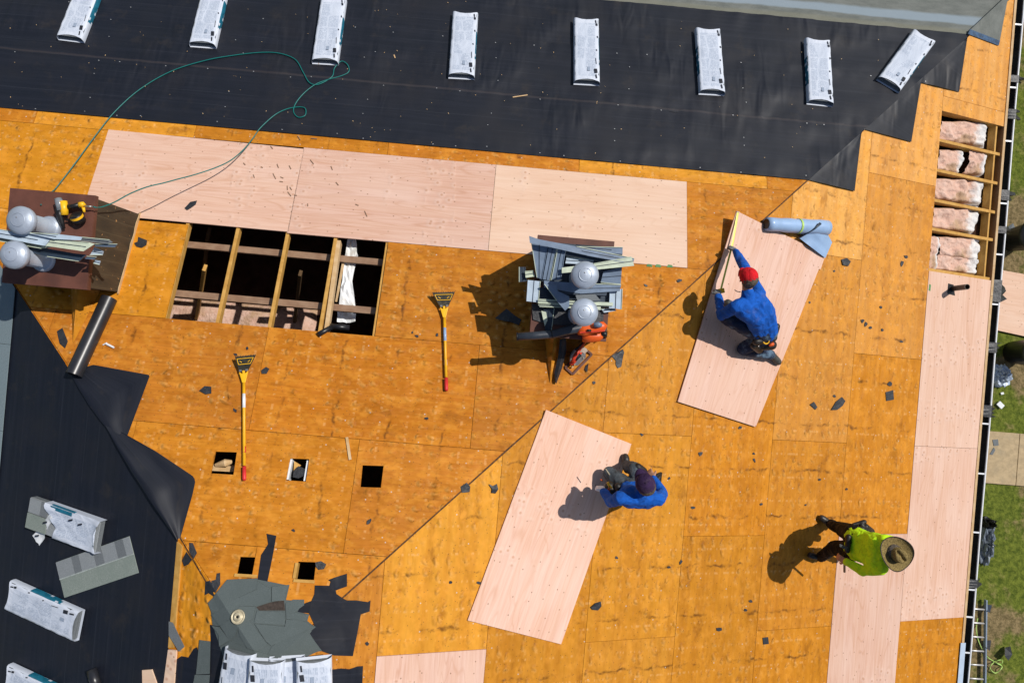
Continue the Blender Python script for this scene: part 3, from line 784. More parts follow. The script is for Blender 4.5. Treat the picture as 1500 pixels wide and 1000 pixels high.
def folded(hip, outer, lift, puff, label):    # end of a course folded over the western hip onto the north slope
    mb = MB(); n, m = 44, 18; rows, uvs = [], []
    def along(pts, v):
        L = [0]
        for a, b in zip(pts, pts[1:]): L.append(L[-1] + math.dist(a, b))
        x = v * L[-1]
        for k in range(len(pts) - 1):
            if x <= L[k + 1] + 1e-6:
                f = (x - L[k]) / max(1e-6, L[k + 1] - L[k]); return tuple(pts[k][c] + f * (pts[k + 1][c] - pts[k][c]) for c in (0, 1))
        return pts[-1]
    for i in range(n + 1):
        v = i / n; H, O = along(hip, v), along(outer, v); r, u = [], []
        for j in range(m + 1):
            k = j / m; q = (H[0] + (O[0] - H[0]) * k, H[1] + (O[1] - H[1]) * k)
            h = lift + puff * math.exp(-((k - .12) / .28) ** 2) * (.55 + .45 * math.sin(math.pi * v)) + .012 * (1 - k) * mnoise.noise(Vector((v * 5, k * 4, lift * 60)))
            p = AR(*q, 0); p.z = roof_z(p.x, p.y) + max(h, .006); r.append(p); u.append((v * 1.0, k * .8))
        rows.append(r); uvs.append(u)
    mb.grid(rows, uvs=uvs); o = mb.build('felt_flap', M['felt'], house, smooth=True); o['label'] = label
folded([(104, 544), (134, 594), (178, 650)], [(138, 534), (221, 549), (187, 640)], .020, .035, 'black felt end folded over the western hip, next to the roll')
folded([(158, 622), (198, 690), (235, 746), (262, 788)], [(180, 632), (230, 660), (284, 696), (288, 703), (284, 722), (266, 786)], .030, .060, 'black felt end billowing over the western hip above the bundles')
# --- blue grey shingles already laid at the far left
for i, (s0, s1) in enumerate(((-.37, 0), (-.74, -.36), (-1.1, -.73))):
    for j in range(12):
        ye = -3.98 - j * 1.0 - (.5 if i % 2 else 0); dd = (-11.455 - EAVE3) / CS
        poly = clip(clip3([(ye - .996, dd + s0), (ye, dd + s0), (ye, dd + s1), (ye - .996, dd + s1)]), 0, 0, 0)
        mb = MB(); mb.slab([P3c(a, s, .026 + .004 * i) for a, s in poly], .008, N3); mb.build('shingle', M['shingle_strip'], house)
# --- wood strip and torn remains along the edge of the western felt
mb = MB(); mb.slab([A3(*q, .022) for q in ((259, 793), (266, 800), (254, 948), (246, 948))], .02, N3); tag(mb.build('batten', M['lumber'], house), 'narrow yellow board beside the western felt')
mb = MB(); mb.slab([A3(*q, .024) for q in ((246, 951), (258, 952), (254, 1010), (238, 1010))], .02, N3); tag(mb.build('batten', M['new_ply'], house), 'short pink board beside the western felt')

def drape(poly, off, th, mat, name, parent=None, label=None, step=.09, curl=0.0, uvrot=0):
    """a flat piece lying on the roof, bent over the hips where it crosses them"""
    pts = [AR(*q, 0) for q in poly]; flat = [(p.x, p.y) for p in pts]
    bm = bmesh.new(); vs = [bm.verts.new((x, y, 0)) for x, y in flat]
    try: bm.faces.new(vs)
    except Exception: return None
    bmesh.ops.triangulate(bm, faces=bm.faces)
    for it in range(4):
        es = [e for e in bm.edges if e.calc_length() > step * 1.6]
        if not es: break
        bmesh.ops.subdivide_edges(bm, edges=es, cuts=1); bmesh.ops.triangulate(bm, faces=bm.faces)
    # split exactly along the hips
    for co, no in (((0, 0, 0), (1, -1, 0)), ((HIPL, 0, 0), (1, 1, 0)), ((RIDGE, 0, 0), (1, 0, 0))):
        bmesh.ops.bisect_plane(bm, geom=list(bm.verts) + list(bm.edges) + list(bm.faces), plane_co=co, plane_no=no)
    bmesh.ops.triangulate(bm, faces=bm.faces)
    bm.normal_update()
    for f in bm.faces:
        if f.normal.z < 0: f.normal_flip()
    bm.verts.ensure_lookup_table()
    bnd = {v for e in bm.edges if e.is_boundary for v in e.verts}
    V = []
    for v in bm.verts:
        c = curl * max(0, mnoise.noise(Vector((v.co.x * 6, v.co.y * 6, off * 100)))) * (1 if v in bnd else .4) * 2
        V.append(Vector((v.co.x, v.co.y, roof_z(v.co.x, v.co.y) + off + c)))
    k = len(V); mb = MB(); F = []
    for f in bm.faces:
        ids = [v.index for v in f.verts]; F.append(tuple(ids)); F.append(tuple(k + i for i in reversed(ids)))
    for e in bm.edges:
        if e.is_boundary:
            l = e.link_loops[0]; a, b = l.vert.index, l.link_loop_next.vert.index; F.append((a, k + a, k + b, b))
    bm.free()
    allv = V + [p - Vector((0, 0, th)) for p in V]
    mb.add(allv, F, 0, [(p.x, p.y) for p in allv])
    o = mb.build(name, mat, parent, base=(pts[0] if parent is None else None))
    if label: o['label'] = label
    return o
Z5 = lambda L: [(220 + x / 3.75, 740 + y / 3.75) for x, y in L]
# torn felt still nailed round the peak of the roof
drape([(461.7, 856.4), (483, 857), (484.6, 851), (481, 848.7), (490, 845), (508.4, 839.4), (508.4, 858), (492, 864), (493, 869), (501.6, 875), (508.4, 878.5), (522, 878.5), (539, 881), (543, 878.5), (541.6, 894.6), (528.8, 899), (523, 930), (517, 960), (489.7, 959), (471, 952.4), (449, 930), (460.8, 914), (453, 897), (432.8, 895.5), (438.7, 886), (456.6, 879), (460.8, 869)], .006, .003, M['felt'], 'torn_felt', house, 'large torn black felt right of the old shingles', curl=.006)
drape([(484, 980), (500, 978), (511.8, 979), (523.7, 975), (532, 974.5), (531, 1000), (528, 1045), (476, 1045)], .006, .003, M['felt'], 'torn_felt', house, 'black felt remnant below the bundles at the bottom', curl=.004)
drape([(390.7, 781), (405, 784), (403, 796), (401, 807), (396, 832), (390.7, 857), (377, 852), (380, 830), (382.7, 812), (388, 804), (393, 796)], .006, .003, M['felt'], 'torn_felt', house, 'upright torn black felt strip between two square holes', curl=.004)
drape([(308, 914), (324, 917), (322, 948), (312, 1000), (300, 1045), (262, 1045), (254, 1000), (254, 968), (266, 960), (276, 962), (284, 949), (289, 947), (292, 960), (290, 985), (306, 985), (309, 938)], .005, .003, M['felt'], 'torn_felt', house, 'black felt remnant left of the bundles', curl=.003)
drape([(322, 946), (347, 944), (342, 1045), (300, 1045), (309, 988)], .0085, .003, M['felt'], 'torn_felt', house, 'black felt under the leftmost bundle', curl=.003)
for q, lab in ((Z5([(215, 203), (235, 205), (258, 260), (240, 292), (216, 250)]), 'felt scrap astride the western hip'), (Z5([(200, 253), (232, 296), (212, 322), (188, 332), (176, 300)]), 'felt scrap on the western side of the hip'), (Z5([(366, 372), (385, 368), (386, 432), (360, 478), (345, 470), (338, 412), (362, 405)]), 'ragged felt scrap above the old shingles'), (Z5([(305, 416), (330, 410), (340, 430), (352, 500), (322, 480), (300, 492)]), 'ragged felt scrap at the hip beside the old shingles'), (Z5([(908, 310), (940, 303), (968, 322), (955, 348), (925, 352), (912, 335)]), 'felt scrap right of the last square hole')):
    drape(q, .006, .003, M['scrap'], 'torn_felt', house, lab, curl=.006)
# old shingles left on the peak
old = [[(313, 873), (333, 848), (378, 846), (377, 861), (352, 873), (322, 893)], [(378, 850), (398, 862), (398, 879), (376, 886), (352, 886), (352, 873), (377, 862)],
       [(399, 858), (425, 855), (419, 866), (418, 878), (399, 879)], [(305, 882), (313, 874), (322, 893), (311, 897)], [(310, 899), (350, 873), (362, 882), (341, 905), (322, 915)],
       [(323, 915), (342, 903), (352, 886), (375, 887), (371, 904), (352, 913), (345, 930), (337, 936)], [(348, 914), (362, 903), (393, 942), (378, 952), (363, 948), (352, 930)],
       [(377, 893), (418, 895), (418, 914), (373, 911)], [(374, 912), (418, 916), (420, 906), (438, 906), (448, 909), (460, 916), (398, 944), (390, 937)],
       [(399, 945), (450, 908), (463, 917), (452, 926), (472, 952), (410, 962), (393, 956)], [(419, 882), (430, 877), (446, 877), (446, 885), (432, 895), (440, 897), (454, 899), (447, 908), (420, 905)],
       [(311, 915), (322, 917), (337, 936), (322, 945), (321, 928)], [(323, 946), (337, 937), (364, 949), (379, 953), (392, 957), (400, 968), (330, 968)]]
drape([(308, 886), (318, 868), (335, 850), (378, 848), (424, 857), (419, 878), (445, 880), (436, 895), (453, 899), (450, 910), (462, 917), (454, 927), (470, 951), (420, 975), (330, 975), (322, 944), (312, 916)], .007, .005, M['shingle_old'], 'shingle', house, 'large lower sheet of old shingles at the roof peak', .12)
for i, q in enumerate(old):
    drape(q, .014 + .0035 * (i % 3), .007, M['shingle_old'], 'shingle', house, None, curl=.004)
drape([(376, 888), (394, 882), (416, 877), (418, 893), (380, 893)], .010, .004, plain('brown_underlay', (.05, .036, .028), .8, 0, .4, 40), 'shingle_underlay', house)
drape([(293, 936), (309, 938), (308, 985), (288, 986)], .018, .007, M['shingle_old'], 'shingle', house, 'long narrow old shingle left of the bundles')
drape([(286, 987), (308, 987), (304, 1030), (278, 1030)], .014, .007, M['shingle_old'], 'shingle', house)
drape([(249, 908), (255, 910), (272, 945), (264, 952), (249, 928)], .034, .007, M['shingle_dark'], 'shingle', house, 'loose grey shingle piece beside the western felt')
# light and round flange of the capped plumbing stack among the shingles
fl = AR(349, 903, .03); t_ = thing('vent_flange', fl, 'round tan metal vent flange among the old green shingles', 'vent flange')
n3 = Vector((-T * .3, T, 1)).normalized()
mb = MB(); mb.lathe(fl, n3, [(.066, 0), (.074, .012), (.064, .022), (.058, .012), (.044, .012), (.040, .03), (.018, .034), (.016, .02), (0, .02)], 28); mb.build('flange', M['tan_metal'], t_, smooth=True)
mb = MB(); mb.lathe(fl + n3 * .021, n3, [(.012, 0), (.012, .004), (0, .004)], 12); mb.build('rivet', M['black'], t_)

# ================================================================== INSULATION BATTS in the open eave bays
def batt(qs, label, seed, hdown=.03, thick=.11):
    # qs: four pixels, west end top/bottom, east end top/bottom
    a, b, c, d_ = (A2(*q, -.055 - hdown) for q in qs)
    b, d_ = b - Vector((0, .015, 0)), d_ - Vector((0, .015, 0)); a, c = a + Vector((0, .045, 0)), c + Vector((0, .045, 0)); base = (a + b + c + d_) / 4; mb = MB(); n, m = 48, 24; rows, uvs = [], []
    for i in range(n + 1):
        u = i / n; L, R = a + (c - a) * u, b + (d_ - b) * u; r, uu = [], []
        for j in range(m + 1):
            v = j / m; p = L + (R - L) * v
            edge = min(1, min(v, 1 - v) * 9) ** .5 * min(1, min(u + .15, 1 - u) * 9) ** .5
            nz = mnoise.noise(Vector((p.x * 7, p.y * 7, seed))) * .045 + abs(mnoise.noise(Vector((p.x * 6, p.y * 11, seed)))) * .045 + mnoise.noise(Vector((p.x * 27, p.y * 27, seed))) * .009
            p = p + Vector((.02 * mnoise.noise(Vector((v * 4, seed, 1))) * (i == n), .02 * mnoise.noise(Vector((u * 6, seed, v))) * (j in (0, m)), 0))
            r.append(p + Vector((T, 0, 1)) * (-thick * (1 - edge) + nz)); uu.append((u, v))
        rows.append(r); uvs.append(uu)
    mb.grid(rows, uvs=uvs)
    low = [[p + Vector((0, 0, -thick)) for p in r] for r in (rows[0], rows[-1])]
    mb.grid([rows[-1], low[1]], uvs=[[(1, 0)] * (m + 1)] * 2)
    o = mb.build('insulation_batt', M['pink'], None, smooth=True, base=base)
    return tag(o, label, 'insulation', 'pink insulation batts in the open eave bays')
batt([(1376, 180), (1374, 206), (1452, 181), (1449, 214)], 'topmost pink insulation batt, with a tuft standing at its grey end', 1)
batt([(1374, 222), (1371, 250), (1414, 223), (1411, 254)], 'short pink insulation batt left half of the second bay', 2)
batt([(1419, 221), (1414, 253), (1448, 226), (1444, 257)], 'short whitish insulation batt right half of the second bay', 3)
batt([(1368, 264), (1366, 291), (1447, 266), (1443, 299)], 'pink insulation batt with a white end in the third bay', 4)
batt([(1366, 308), (1363, 334), (1440, 306), (1434, 340)], 'grey mouldy insulation batt in the fourth bay', 5)
batt([(1378, 350), (1373, 374), (1440, 351), (1437, 382)], 'upper pink insulation batt in the lowest wide bay', 6, .02)
batt([(1372, 374), (1369, 394), (1438, 384), (1435, 402)], 'lower pink insulation batt in the lowest wide bay', 7, .035)
batt([(1362, 347), (1360, 396), (1377, 350), (1371, 396)], 'narrow pink insulation piece at the left of the lowest wide bay', 8, .03)
# white faced paper and a pale stick hanging in the northern opening
mb = MB(); rows = []
for i in range(15):
    v = i / 14; L = (509 - 16 * v, 350 + 122 * v); wd = 12 + 13 * v + 3 * math.sin(v * 9)
    r = []
    for j in range(6):
        p = A1(L[0] + wd * j / 5, L[1], -.20 - .22 * v); p += Vector((.02, .02, .04)) * mnoise.noise(Vector((i * .8, j * 1.3, 2))); r.append(p)
    rows.append(r)
mb.grid(rows); tag(mb.build('paper_facing', M['paper'], None, base=A1(505, 410, -.5)), 'torn white paper facing hanging in the roof opening', 'paper')
mb = MB(); mb.beam(A1(503, 385, -.25), A1(493, 442, -.45), .03, .03); tag(mb.build('stick', M['lumber_pale'], None, base=A1(497, 415, -.4)), 'pale stick leaning beside the white paper in the roof opening', 'stick')
mb = MB(); a = A1(466, 490, .035); b = A1(486, 479, -.02); mb.tube([a, a + (b - a) * .5, b], .030, 14); mb.tube([A1(484, 478, -.10), A1(512, 480, -.14)], .035, 12)
tag(mb.build('pipe_stub', M['pvc_black'], None, smooth=True, base=a), 'short dark pipe stub at the lower edge of the roof opening', 'pipe')
vl = thing('vent_liner', A1(436, 690, -.1), 'pale metal vent liner inside the middle square hole', 'vent liner')
for q0, q1 in (((427, 672), (421, 702)), ((451, 674), (446, 704))):
    mb = MB(); mb.slab([A1(q0[0] - 1.5, q0[1], -.03), A1(q0[0] + 1.5, q0[1], -.03), A1(q1[0] + 1.5, q1[1], -.03), A1(q1[0] - 1.5, q1[1], -.03)], .12, N1); mb.build('side_strip', M['white'], vl)
mb = MB(); mb.slab([A1(431, 675, -.06), A1(441, 681, -.08), A1(430, 690, -.06)], .01, N1); mb.build('flap', M['lumber'], vl)
drape([(429, 690), (436, 683), (446, 687), (444, 697), (436, 701), (428, 699)], -.03, .004, M['scrap'], 'felt_scrap', vl)
mb = MB(); mb.beam(A1(308, 684, -.22), A1(346, 686, -.22), .06, .09); mb.tube([A1(316, 681, -.16), A1(330, 678, -.13), A1(340, 676, -.15)], [.02, .045, .02], 8)
tag(mb.build('broken_board', M['lumber_pale'], None, base=A1(328, 682, -.2)), 'broken board inside the left square hole', 'board')
# pieces of lumber that frame the two lower square holes
for q0, q1, lab in (((345, 842), (378, 844), 'hole_trim'), ((431, 850), (462, 852), 'hole_trim'), ((436, 824), (432, 847), 'hole_trim')):
    mb = MB(); mb.beam(A1(*q0, -.03), A1(*q1, -.03), .03, .09, N1); mb.build(lab, M['lumber'], house)

# ================================================================== CHIMNEY CHASES
def chase(x0, x1, y0, y1, zc, apex, pipes, label):
    base = Vector(((x0 + x1) / 2, y1, -T * y1))
    r = thing('chimney_chase', base, label, 'chimney')
    i = .035; xa, xb, ya, yb = x0 + i, x1 - i, y0 + i, y1 - i
    for n_, pts in (('wall', [(xa, yb), (xb, yb)]), ('wall', [(xa, ya), (xb, ya)]), ('wall', [(xa, ya), (xa, yb)]), ('wall', [(xb, ya), (xb, yb)])):
        (ax, ay), (bx, by) = pts; mb = MB()
        off = Vector((0, .012, 0)) if ay == by else Vector((.012, 0, 0))
        if ay == by: ax += .0125; bx -= .0125
        else: ay -= .012; by += .012
        vs = []
        for s in (-1, 1):
            for (x, y) in ((ax, ay), (bx, by)):
                for z in (-T * y - .012, zc - .02): vs.append(Vector((x, y, z)) + off * s)
        mb.add(vs, [(0, 2, 3, 1), (4, 5, 7, 6), (0, 1, 5, 4), (2, 6, 7, 3), (1, 3, 7, 5), (0, 4, 6, 2)]); mb.build('wall', M['chase'], r)
    # jagged leftovers of plywood along the foot of the east wall
    mb = MB(); n = 15
    for k in range(n):
        ya_, yb_ = y1 - (y1 - y0) * k / n, y1 - (y1 - y0) * (k + 1) / n
        h1, h2 = (.03 + .05 * abs(mnoise.noise(Vector((k * .9, x0, 1)))) for _ in (0, 1)); x = xb + .026
        h2 = .03 + .05 * abs(mnoise.noise(Vector((k * .9 + .9, x0, 1))))
        mb.add([(x, ya_, -T * ya_ + .0), (x, yb_, -T * yb_ + .0), (x, yb_, -T * yb_ + h2), (x, ya_, -T * ya_ + h1), (x - .008, yb_, -T * yb_ + h2), (x - .008, ya_, -T * ya_ + h1)], [(0, 1, 2, 3), (3, 2, 4, 5)])
    mb.build('torn_skirting', M['lumber_pale'], r)
    mb = MB(); mb.box(((x0 + x1) / 2, (y0 + y1) / 2, zc - .008), ((x1 - x0) / 2, 0, 0), (0, (y1 - y0) / 2, 0), (0, 0, .008))
    for a, b in (((x0, y0), (x1, y0)), ((x1, y0), (x1, y1)), ((x1, y1), (x0, y1)), ((x0, y1), (x0, y0))):
        mb.beam((*a, zc - .045), (*b, zc - .045), .004, .06)
    mb.build('cap', M['brown_metal'], r, bevel=.0015)
    # cricket behind: two small slopes meeting in a level ridge
    ax, ay, az = apex
    zr = az + .015; L = Vector((x0 + .03, yb, -T * yb + .004)); Rr = Vector((x1 - .03, yb, -T * yb + .004)); top_ = Vector((ax, yb, zr)); ap = Vector((ax, ay, -T * ay + .006))
    for nm, tri in (('saddle_board', (L, top_, ap)), ('saddle_board', (Rr, top_, ap))):
        mb = MB(); n_ = (tri[1] - tri[0]).cross(tri[2] - tri[0]).normalized(); n_ = n_ if n_.z > 0 else -n_
        mb.slab([p + n_ * .006 for p in tri], .012, n_, [(p.y, p.x) for p in tri]); o = mb.build(nm, M['old_ply'], r); o.color = (.8, 1.0, .1, 1)
    for (cx, cy, zt) in pipes:
        h = zt - zc; mb = MB(); mb.lathe((cx, cy, zc), (0, 0, 1), [(.125, .0), (.12, .03), (.100, .05), (.090, .05), (.090, h - .1)], 28); p = mb.build('vent_pipe', M['galv'], r, smooth=False)
        for po in p.data.polygons: po.use_smooth = True
        mb = MB(); mb.lathe((cx, cy, zt - .14), (0, 0, 1), [(r_ * .83, h_) for r_, h_ in [(0.118, 0.0), (0.165, 0.02), (0.17, 0.03), (0.17, 0.075), (0.163, 0.082), (0.16, 0.084), (0.156, 0.09), (0.14, 0.1), (0.11, 0.112), (0.075, 0.121), (0.035, 0.126), (0.0, 0.127)]], 40)
        mb.lathe((cx, cy, zt - .14), (0, 0, 1), [(.062, .125), (.066, .1265), (.070, .124)], 36)
        mb.build('vent_cap', M['galv'], p, smooth=True)
        mb = MB(); mb.ball((cx - .01, cy + .02, zt - .013), .007); mb.build('rivet', M['steel'], p)
    return r
ZC = 2.30; ZP = 2.88
cpipes = [(*AZ(858, 402, ZP)[:2], ZP), (*AZ(857, 457, ZP)[:2], ZP)]
lpipes = [(*AZ(24, 321, ZP)[:2], ZP), (*AZ(14, 372, ZP)[:2], ZP)]
a_ = A1(806, 560); chase(-5.53, -4.70, -4.37, -3.285, ZC, tuple(a_), cpipes, 'central boxed chimney buried under siding scrap with two round vent caps')
a_ = A1(108, 501); chase(-11.18, -10.28, -4.29, -3.28, ZC, tuple(a_), lpipes, 'boxed chimney at the left edge with brown metal cap and two vent pipes')
# dark felt draped over the saddle of the central chimney
mb = MB(); pts = [(820, 497), (818, 520), (812, 545), (812, 558)], [(829, 495), (830, 512), (823, 540), (815, 562)]
rows = [[A1(*q, .17 * (1 - i / 3.2) + .012) for i, q in enumerate(c)] for c in pts]
rows.insert(1, [(a + b) / 2 + Vector((0, 0, .035)) for a, b in zip(*rows)])
mb.grid(rows); tag(mb.build('felt_strip', M['scrap'], None, base=A1(815, 545)), 'dark felt strip folded over the saddle behind the central chimney', 'felt scrap')

# siding scrap: thin panels lying in two heaps; each is a thing of its own
def panel(poly, z, mat, label, group, tilt=(0, 0), lip=True, th=.010, lipmat=None):
    c = [sum(q[0] for q in poly) / len(poly), sum(q[1] for q in poly) / len(poly)]; base = AZ(*c, z)
    pts = []
    for q in poly:
        p = AZ(*q, z); p.z += tilt[0] * (p.x - base.x) + tilt[1] * (p.y - base.y); pts.append(p)
    mb = MB(); mb.slab(pts, th)
    # folded lock edge along the two longest sides, and a shallow butt line
    sides = sorted(range(len(pts)), key=lambda i: -(pts[(i + 1) % len(pts)] - pts[i]).length)[:2]
    if lip:
        cen = sum(pts, Vector()) / len(pts)
        for k, s_ in enumerate(sides):
            a, b = pts[s_], pts[(s_ + 1) % len(pts)]; inn = (cen - (a + b) / 2); inn.z = 0; inn.normalize()
            a2, b2 = a + inn * .004 + Vector((0, 0, .004)), b + inn * .004 + Vector((0, 0, .004)); mb.beam(a2, b2, .006, .010, mi=1 if k == 0 and lipmat is None else 0)
        m1, m2 = pts[sides[0]], pts[(sides[0] + 1) % len(pts)]
        m3, m4 = pts[sides[1]], pts[(sides[1] + 1) % len(pts)]
        mb.beam((m1 * .5 + m4 * .5) + Vector((0, 0, .003)), (m2 * .5 + m3 * .5) + Vector((0, 0, .003)), .006, .006, mi=2)
    o = mb.build('siding_scrap', [mat, lipmat or M['siding_back'], M['siding_dark']], None, base=base)
    return tag(o, label, 'siding scrap', group)
G1 = 'siding scrap heaped on the central chimney'
sd, sl_, sb, sk = M['siding'], M['siding_light'], M['siding_back'], M['siding_dark']
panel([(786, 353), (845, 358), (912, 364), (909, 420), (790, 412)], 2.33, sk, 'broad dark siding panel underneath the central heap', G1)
panel([(779, 445), (884, 452), (884, 470), (840, 478), (800, 474), (781, 468)], 2.318, M['scrap'], 'dark sheet added as shade on the cap under the central heap', G1, lip=False)  # dark sheet added over the cap to stand for its shade
panel([(777, 350), (803, 359), (794, 409), (786, 406)], 2.42, sd, 'leftmost upright siding plank of the central heap', G1, (0, .05))
panel([(800, 357), (806, 359), (796, 412), (791, 410)], 2.40, sk, 'dark strip painting the shaded gap between the upright siding planks', G1, lip=False)  # strip added between planks, its dark colour paints the shaded gap
panel([(804, 360), (816, 362), (806, 411), (795, 409)], 2.43, sd, 'second upright siding plank from the left of the central heap', G1, (0, .05))
panel([(817, 361), (829, 363), (822, 409), (807, 411)], 2.45, sd, 'third upright siding plank with a dark folded edge', G1, (.05, .06))
panel([(775, 346), (790, 351), (845, 361), (930, 378), (928, 386), (860, 374), (800, 361), (776, 356)], 2.52, sd, 'long slanting siding strip along the top of the central heap', G1, (-.05, 0))
panel([(845, 361), (912, 362), (912, 372), (880, 370)], 2.47, sd, 'notched siding strip at the upper right of the central heap', G1)
panel([(823, 392), (870, 386), (925, 376), (929, 389), (870, 395), (823, 400)], 2.50, sb, 'pale green channel strip crossing the central heap', G1, lip=True)
panel([(884, 398), (911, 391), (909, 417), (880, 414)], 2.40, sd, 'square siding offcut right of the upper vent cap', G1, (.06, .02))
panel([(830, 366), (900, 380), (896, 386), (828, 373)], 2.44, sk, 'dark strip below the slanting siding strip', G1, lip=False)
panel([(830, 376), (870, 380), (868, 388), (828, 386)], 2.41, sl_, 'short pale siding piece below the slanting strip', G1)
panel([(797, 411), (850, 415), (910, 417), (908, 426), (850, 430), (797, 421)], 2.46, sd, 'long dark siding strip between the two vent caps', G1)
panel([(773, 410), (792, 412), (789, 443), (771, 441)], 2.40, sl_, 'pale blue siding end at the left of the central heap', G1)
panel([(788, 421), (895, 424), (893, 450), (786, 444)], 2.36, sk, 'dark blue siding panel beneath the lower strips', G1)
panel([(893, 425), (912, 423), (911, 453), (892, 451)], 2.41, sl_, 'pale blue siding end at the right of the central heap', G1, (0, .04))
panel([(788, 438), (845, 441), (898, 443), (898, 448), (845, 446), (788, 444)], 2.43, sb, 'narrow pale green strip above the lower vent cap', G1)
panel([(788, 446), (840, 446), (880, 449), (880, 454), (840, 451), (790, 449)], 2.41, sb, 'second narrow pale green strip, half under the lower vent cap', G1)
panel([(797, 416), (816, 417), (817, 426), (834, 434), (834, 449), (828, 455), (815, 440)], 2.49, sd, 'diagonal siding plank with a pale torn edge', G1, (0, .03))
panel([(812, 424), (890, 426), (888, 433), (830, 431)], 2.45, sk, 'dark strip painting the shade between the vent caps', G1, lip=False)  # dark colour stands in for the shade between the caps
panel([(843, 432), (872, 431), (880, 440), (846, 441)], 2.47, M['shingle_dark'], 'grey scrap just above the lower vent cap', G1, lip=False)
panel([(769, 397), (781, 396), (784, 405), (770, 407)], 2.38, sb, 'small pale green piece jutting left from the central heap', G1)
panel([(760, 391), (770, 391), (772, 412), (760, 413)], 2.33, sk, 'small dark piece jutting left from the central heap', G1)
panel([(796, 452), (812, 452), (808, 488), (799, 487)], 2.33, sk, 'dark blue strip hanging below the central heap', G1, (0, .15))
panel([(793, 455), (800, 457), (802, 469), (798, 478)], 2.36, sb, 'curved pale green sliver below the central heap', G1, lip=False)
panel([(880, 452), (900, 451), (903, 455), (885, 458)], 2.35, sl_, 'small crumpled pale piece at the lower right of the central heap', G1)
G2 = 'siding scrap heaped on the left chimney'
panel([(-30, 331), (45, 343), (75, 349), (66, 360), (0, 348), (-30, 342)], 2.74, sl_, 'pale blue siding strip across the left chimney, its left half', G2)
panel([(76, 349), (130, 355), (139, 357), (122, 368), (67, 360)], 2.74, sb, 'pale green siding strip across the left chimney, its right half', G2)
panel([(-30, 342), (60, 358), (76, 362), (60, 364), (-30, 348)], 2.69, sb, 'lower pale edge strip of the left heap', G2)
panel([(40, 341), (85, 343), (120, 347), (118, 352), (80, 350)], 2.77, sl_, 'upper pale strip of the left heap behind the vent pipe', G2)
panel([(120, 347), (160, 351), (165, 355), (158, 357), (118, 353)], 2.71, M['shingle_dark'], 'grey channel end jutting right from the left heap', G2)
panel([(137, 357), (172, 357), (168, 362), (140, 361)], 2.69, sd, 'narrow siding end jutting farthest right from the left heap', G2)
panel([(30, 359), (70, 364), (108, 371), (126, 373), (116, 383), (70, 376), (32, 367)], 2.62, sk, 'dark blue panel between the two pipes of the left chimney', G2)
panel([(138, 362), (152, 368), (150, 374), (131, 374)], 2.60, sl_, 'folded pale blue offcut at the right of the left heap', G2, (.1, 0))
panel([(128, 375), (142, 376), (138, 380), (125, 379)], 2.58, sd, 'small blue strip below the folded offcut', G2)
panel([(140, 381), (147, 382), (145, 388), (137, 386)], 2.56, sl_, 'lowest small pale offcut of the left heap', G2)

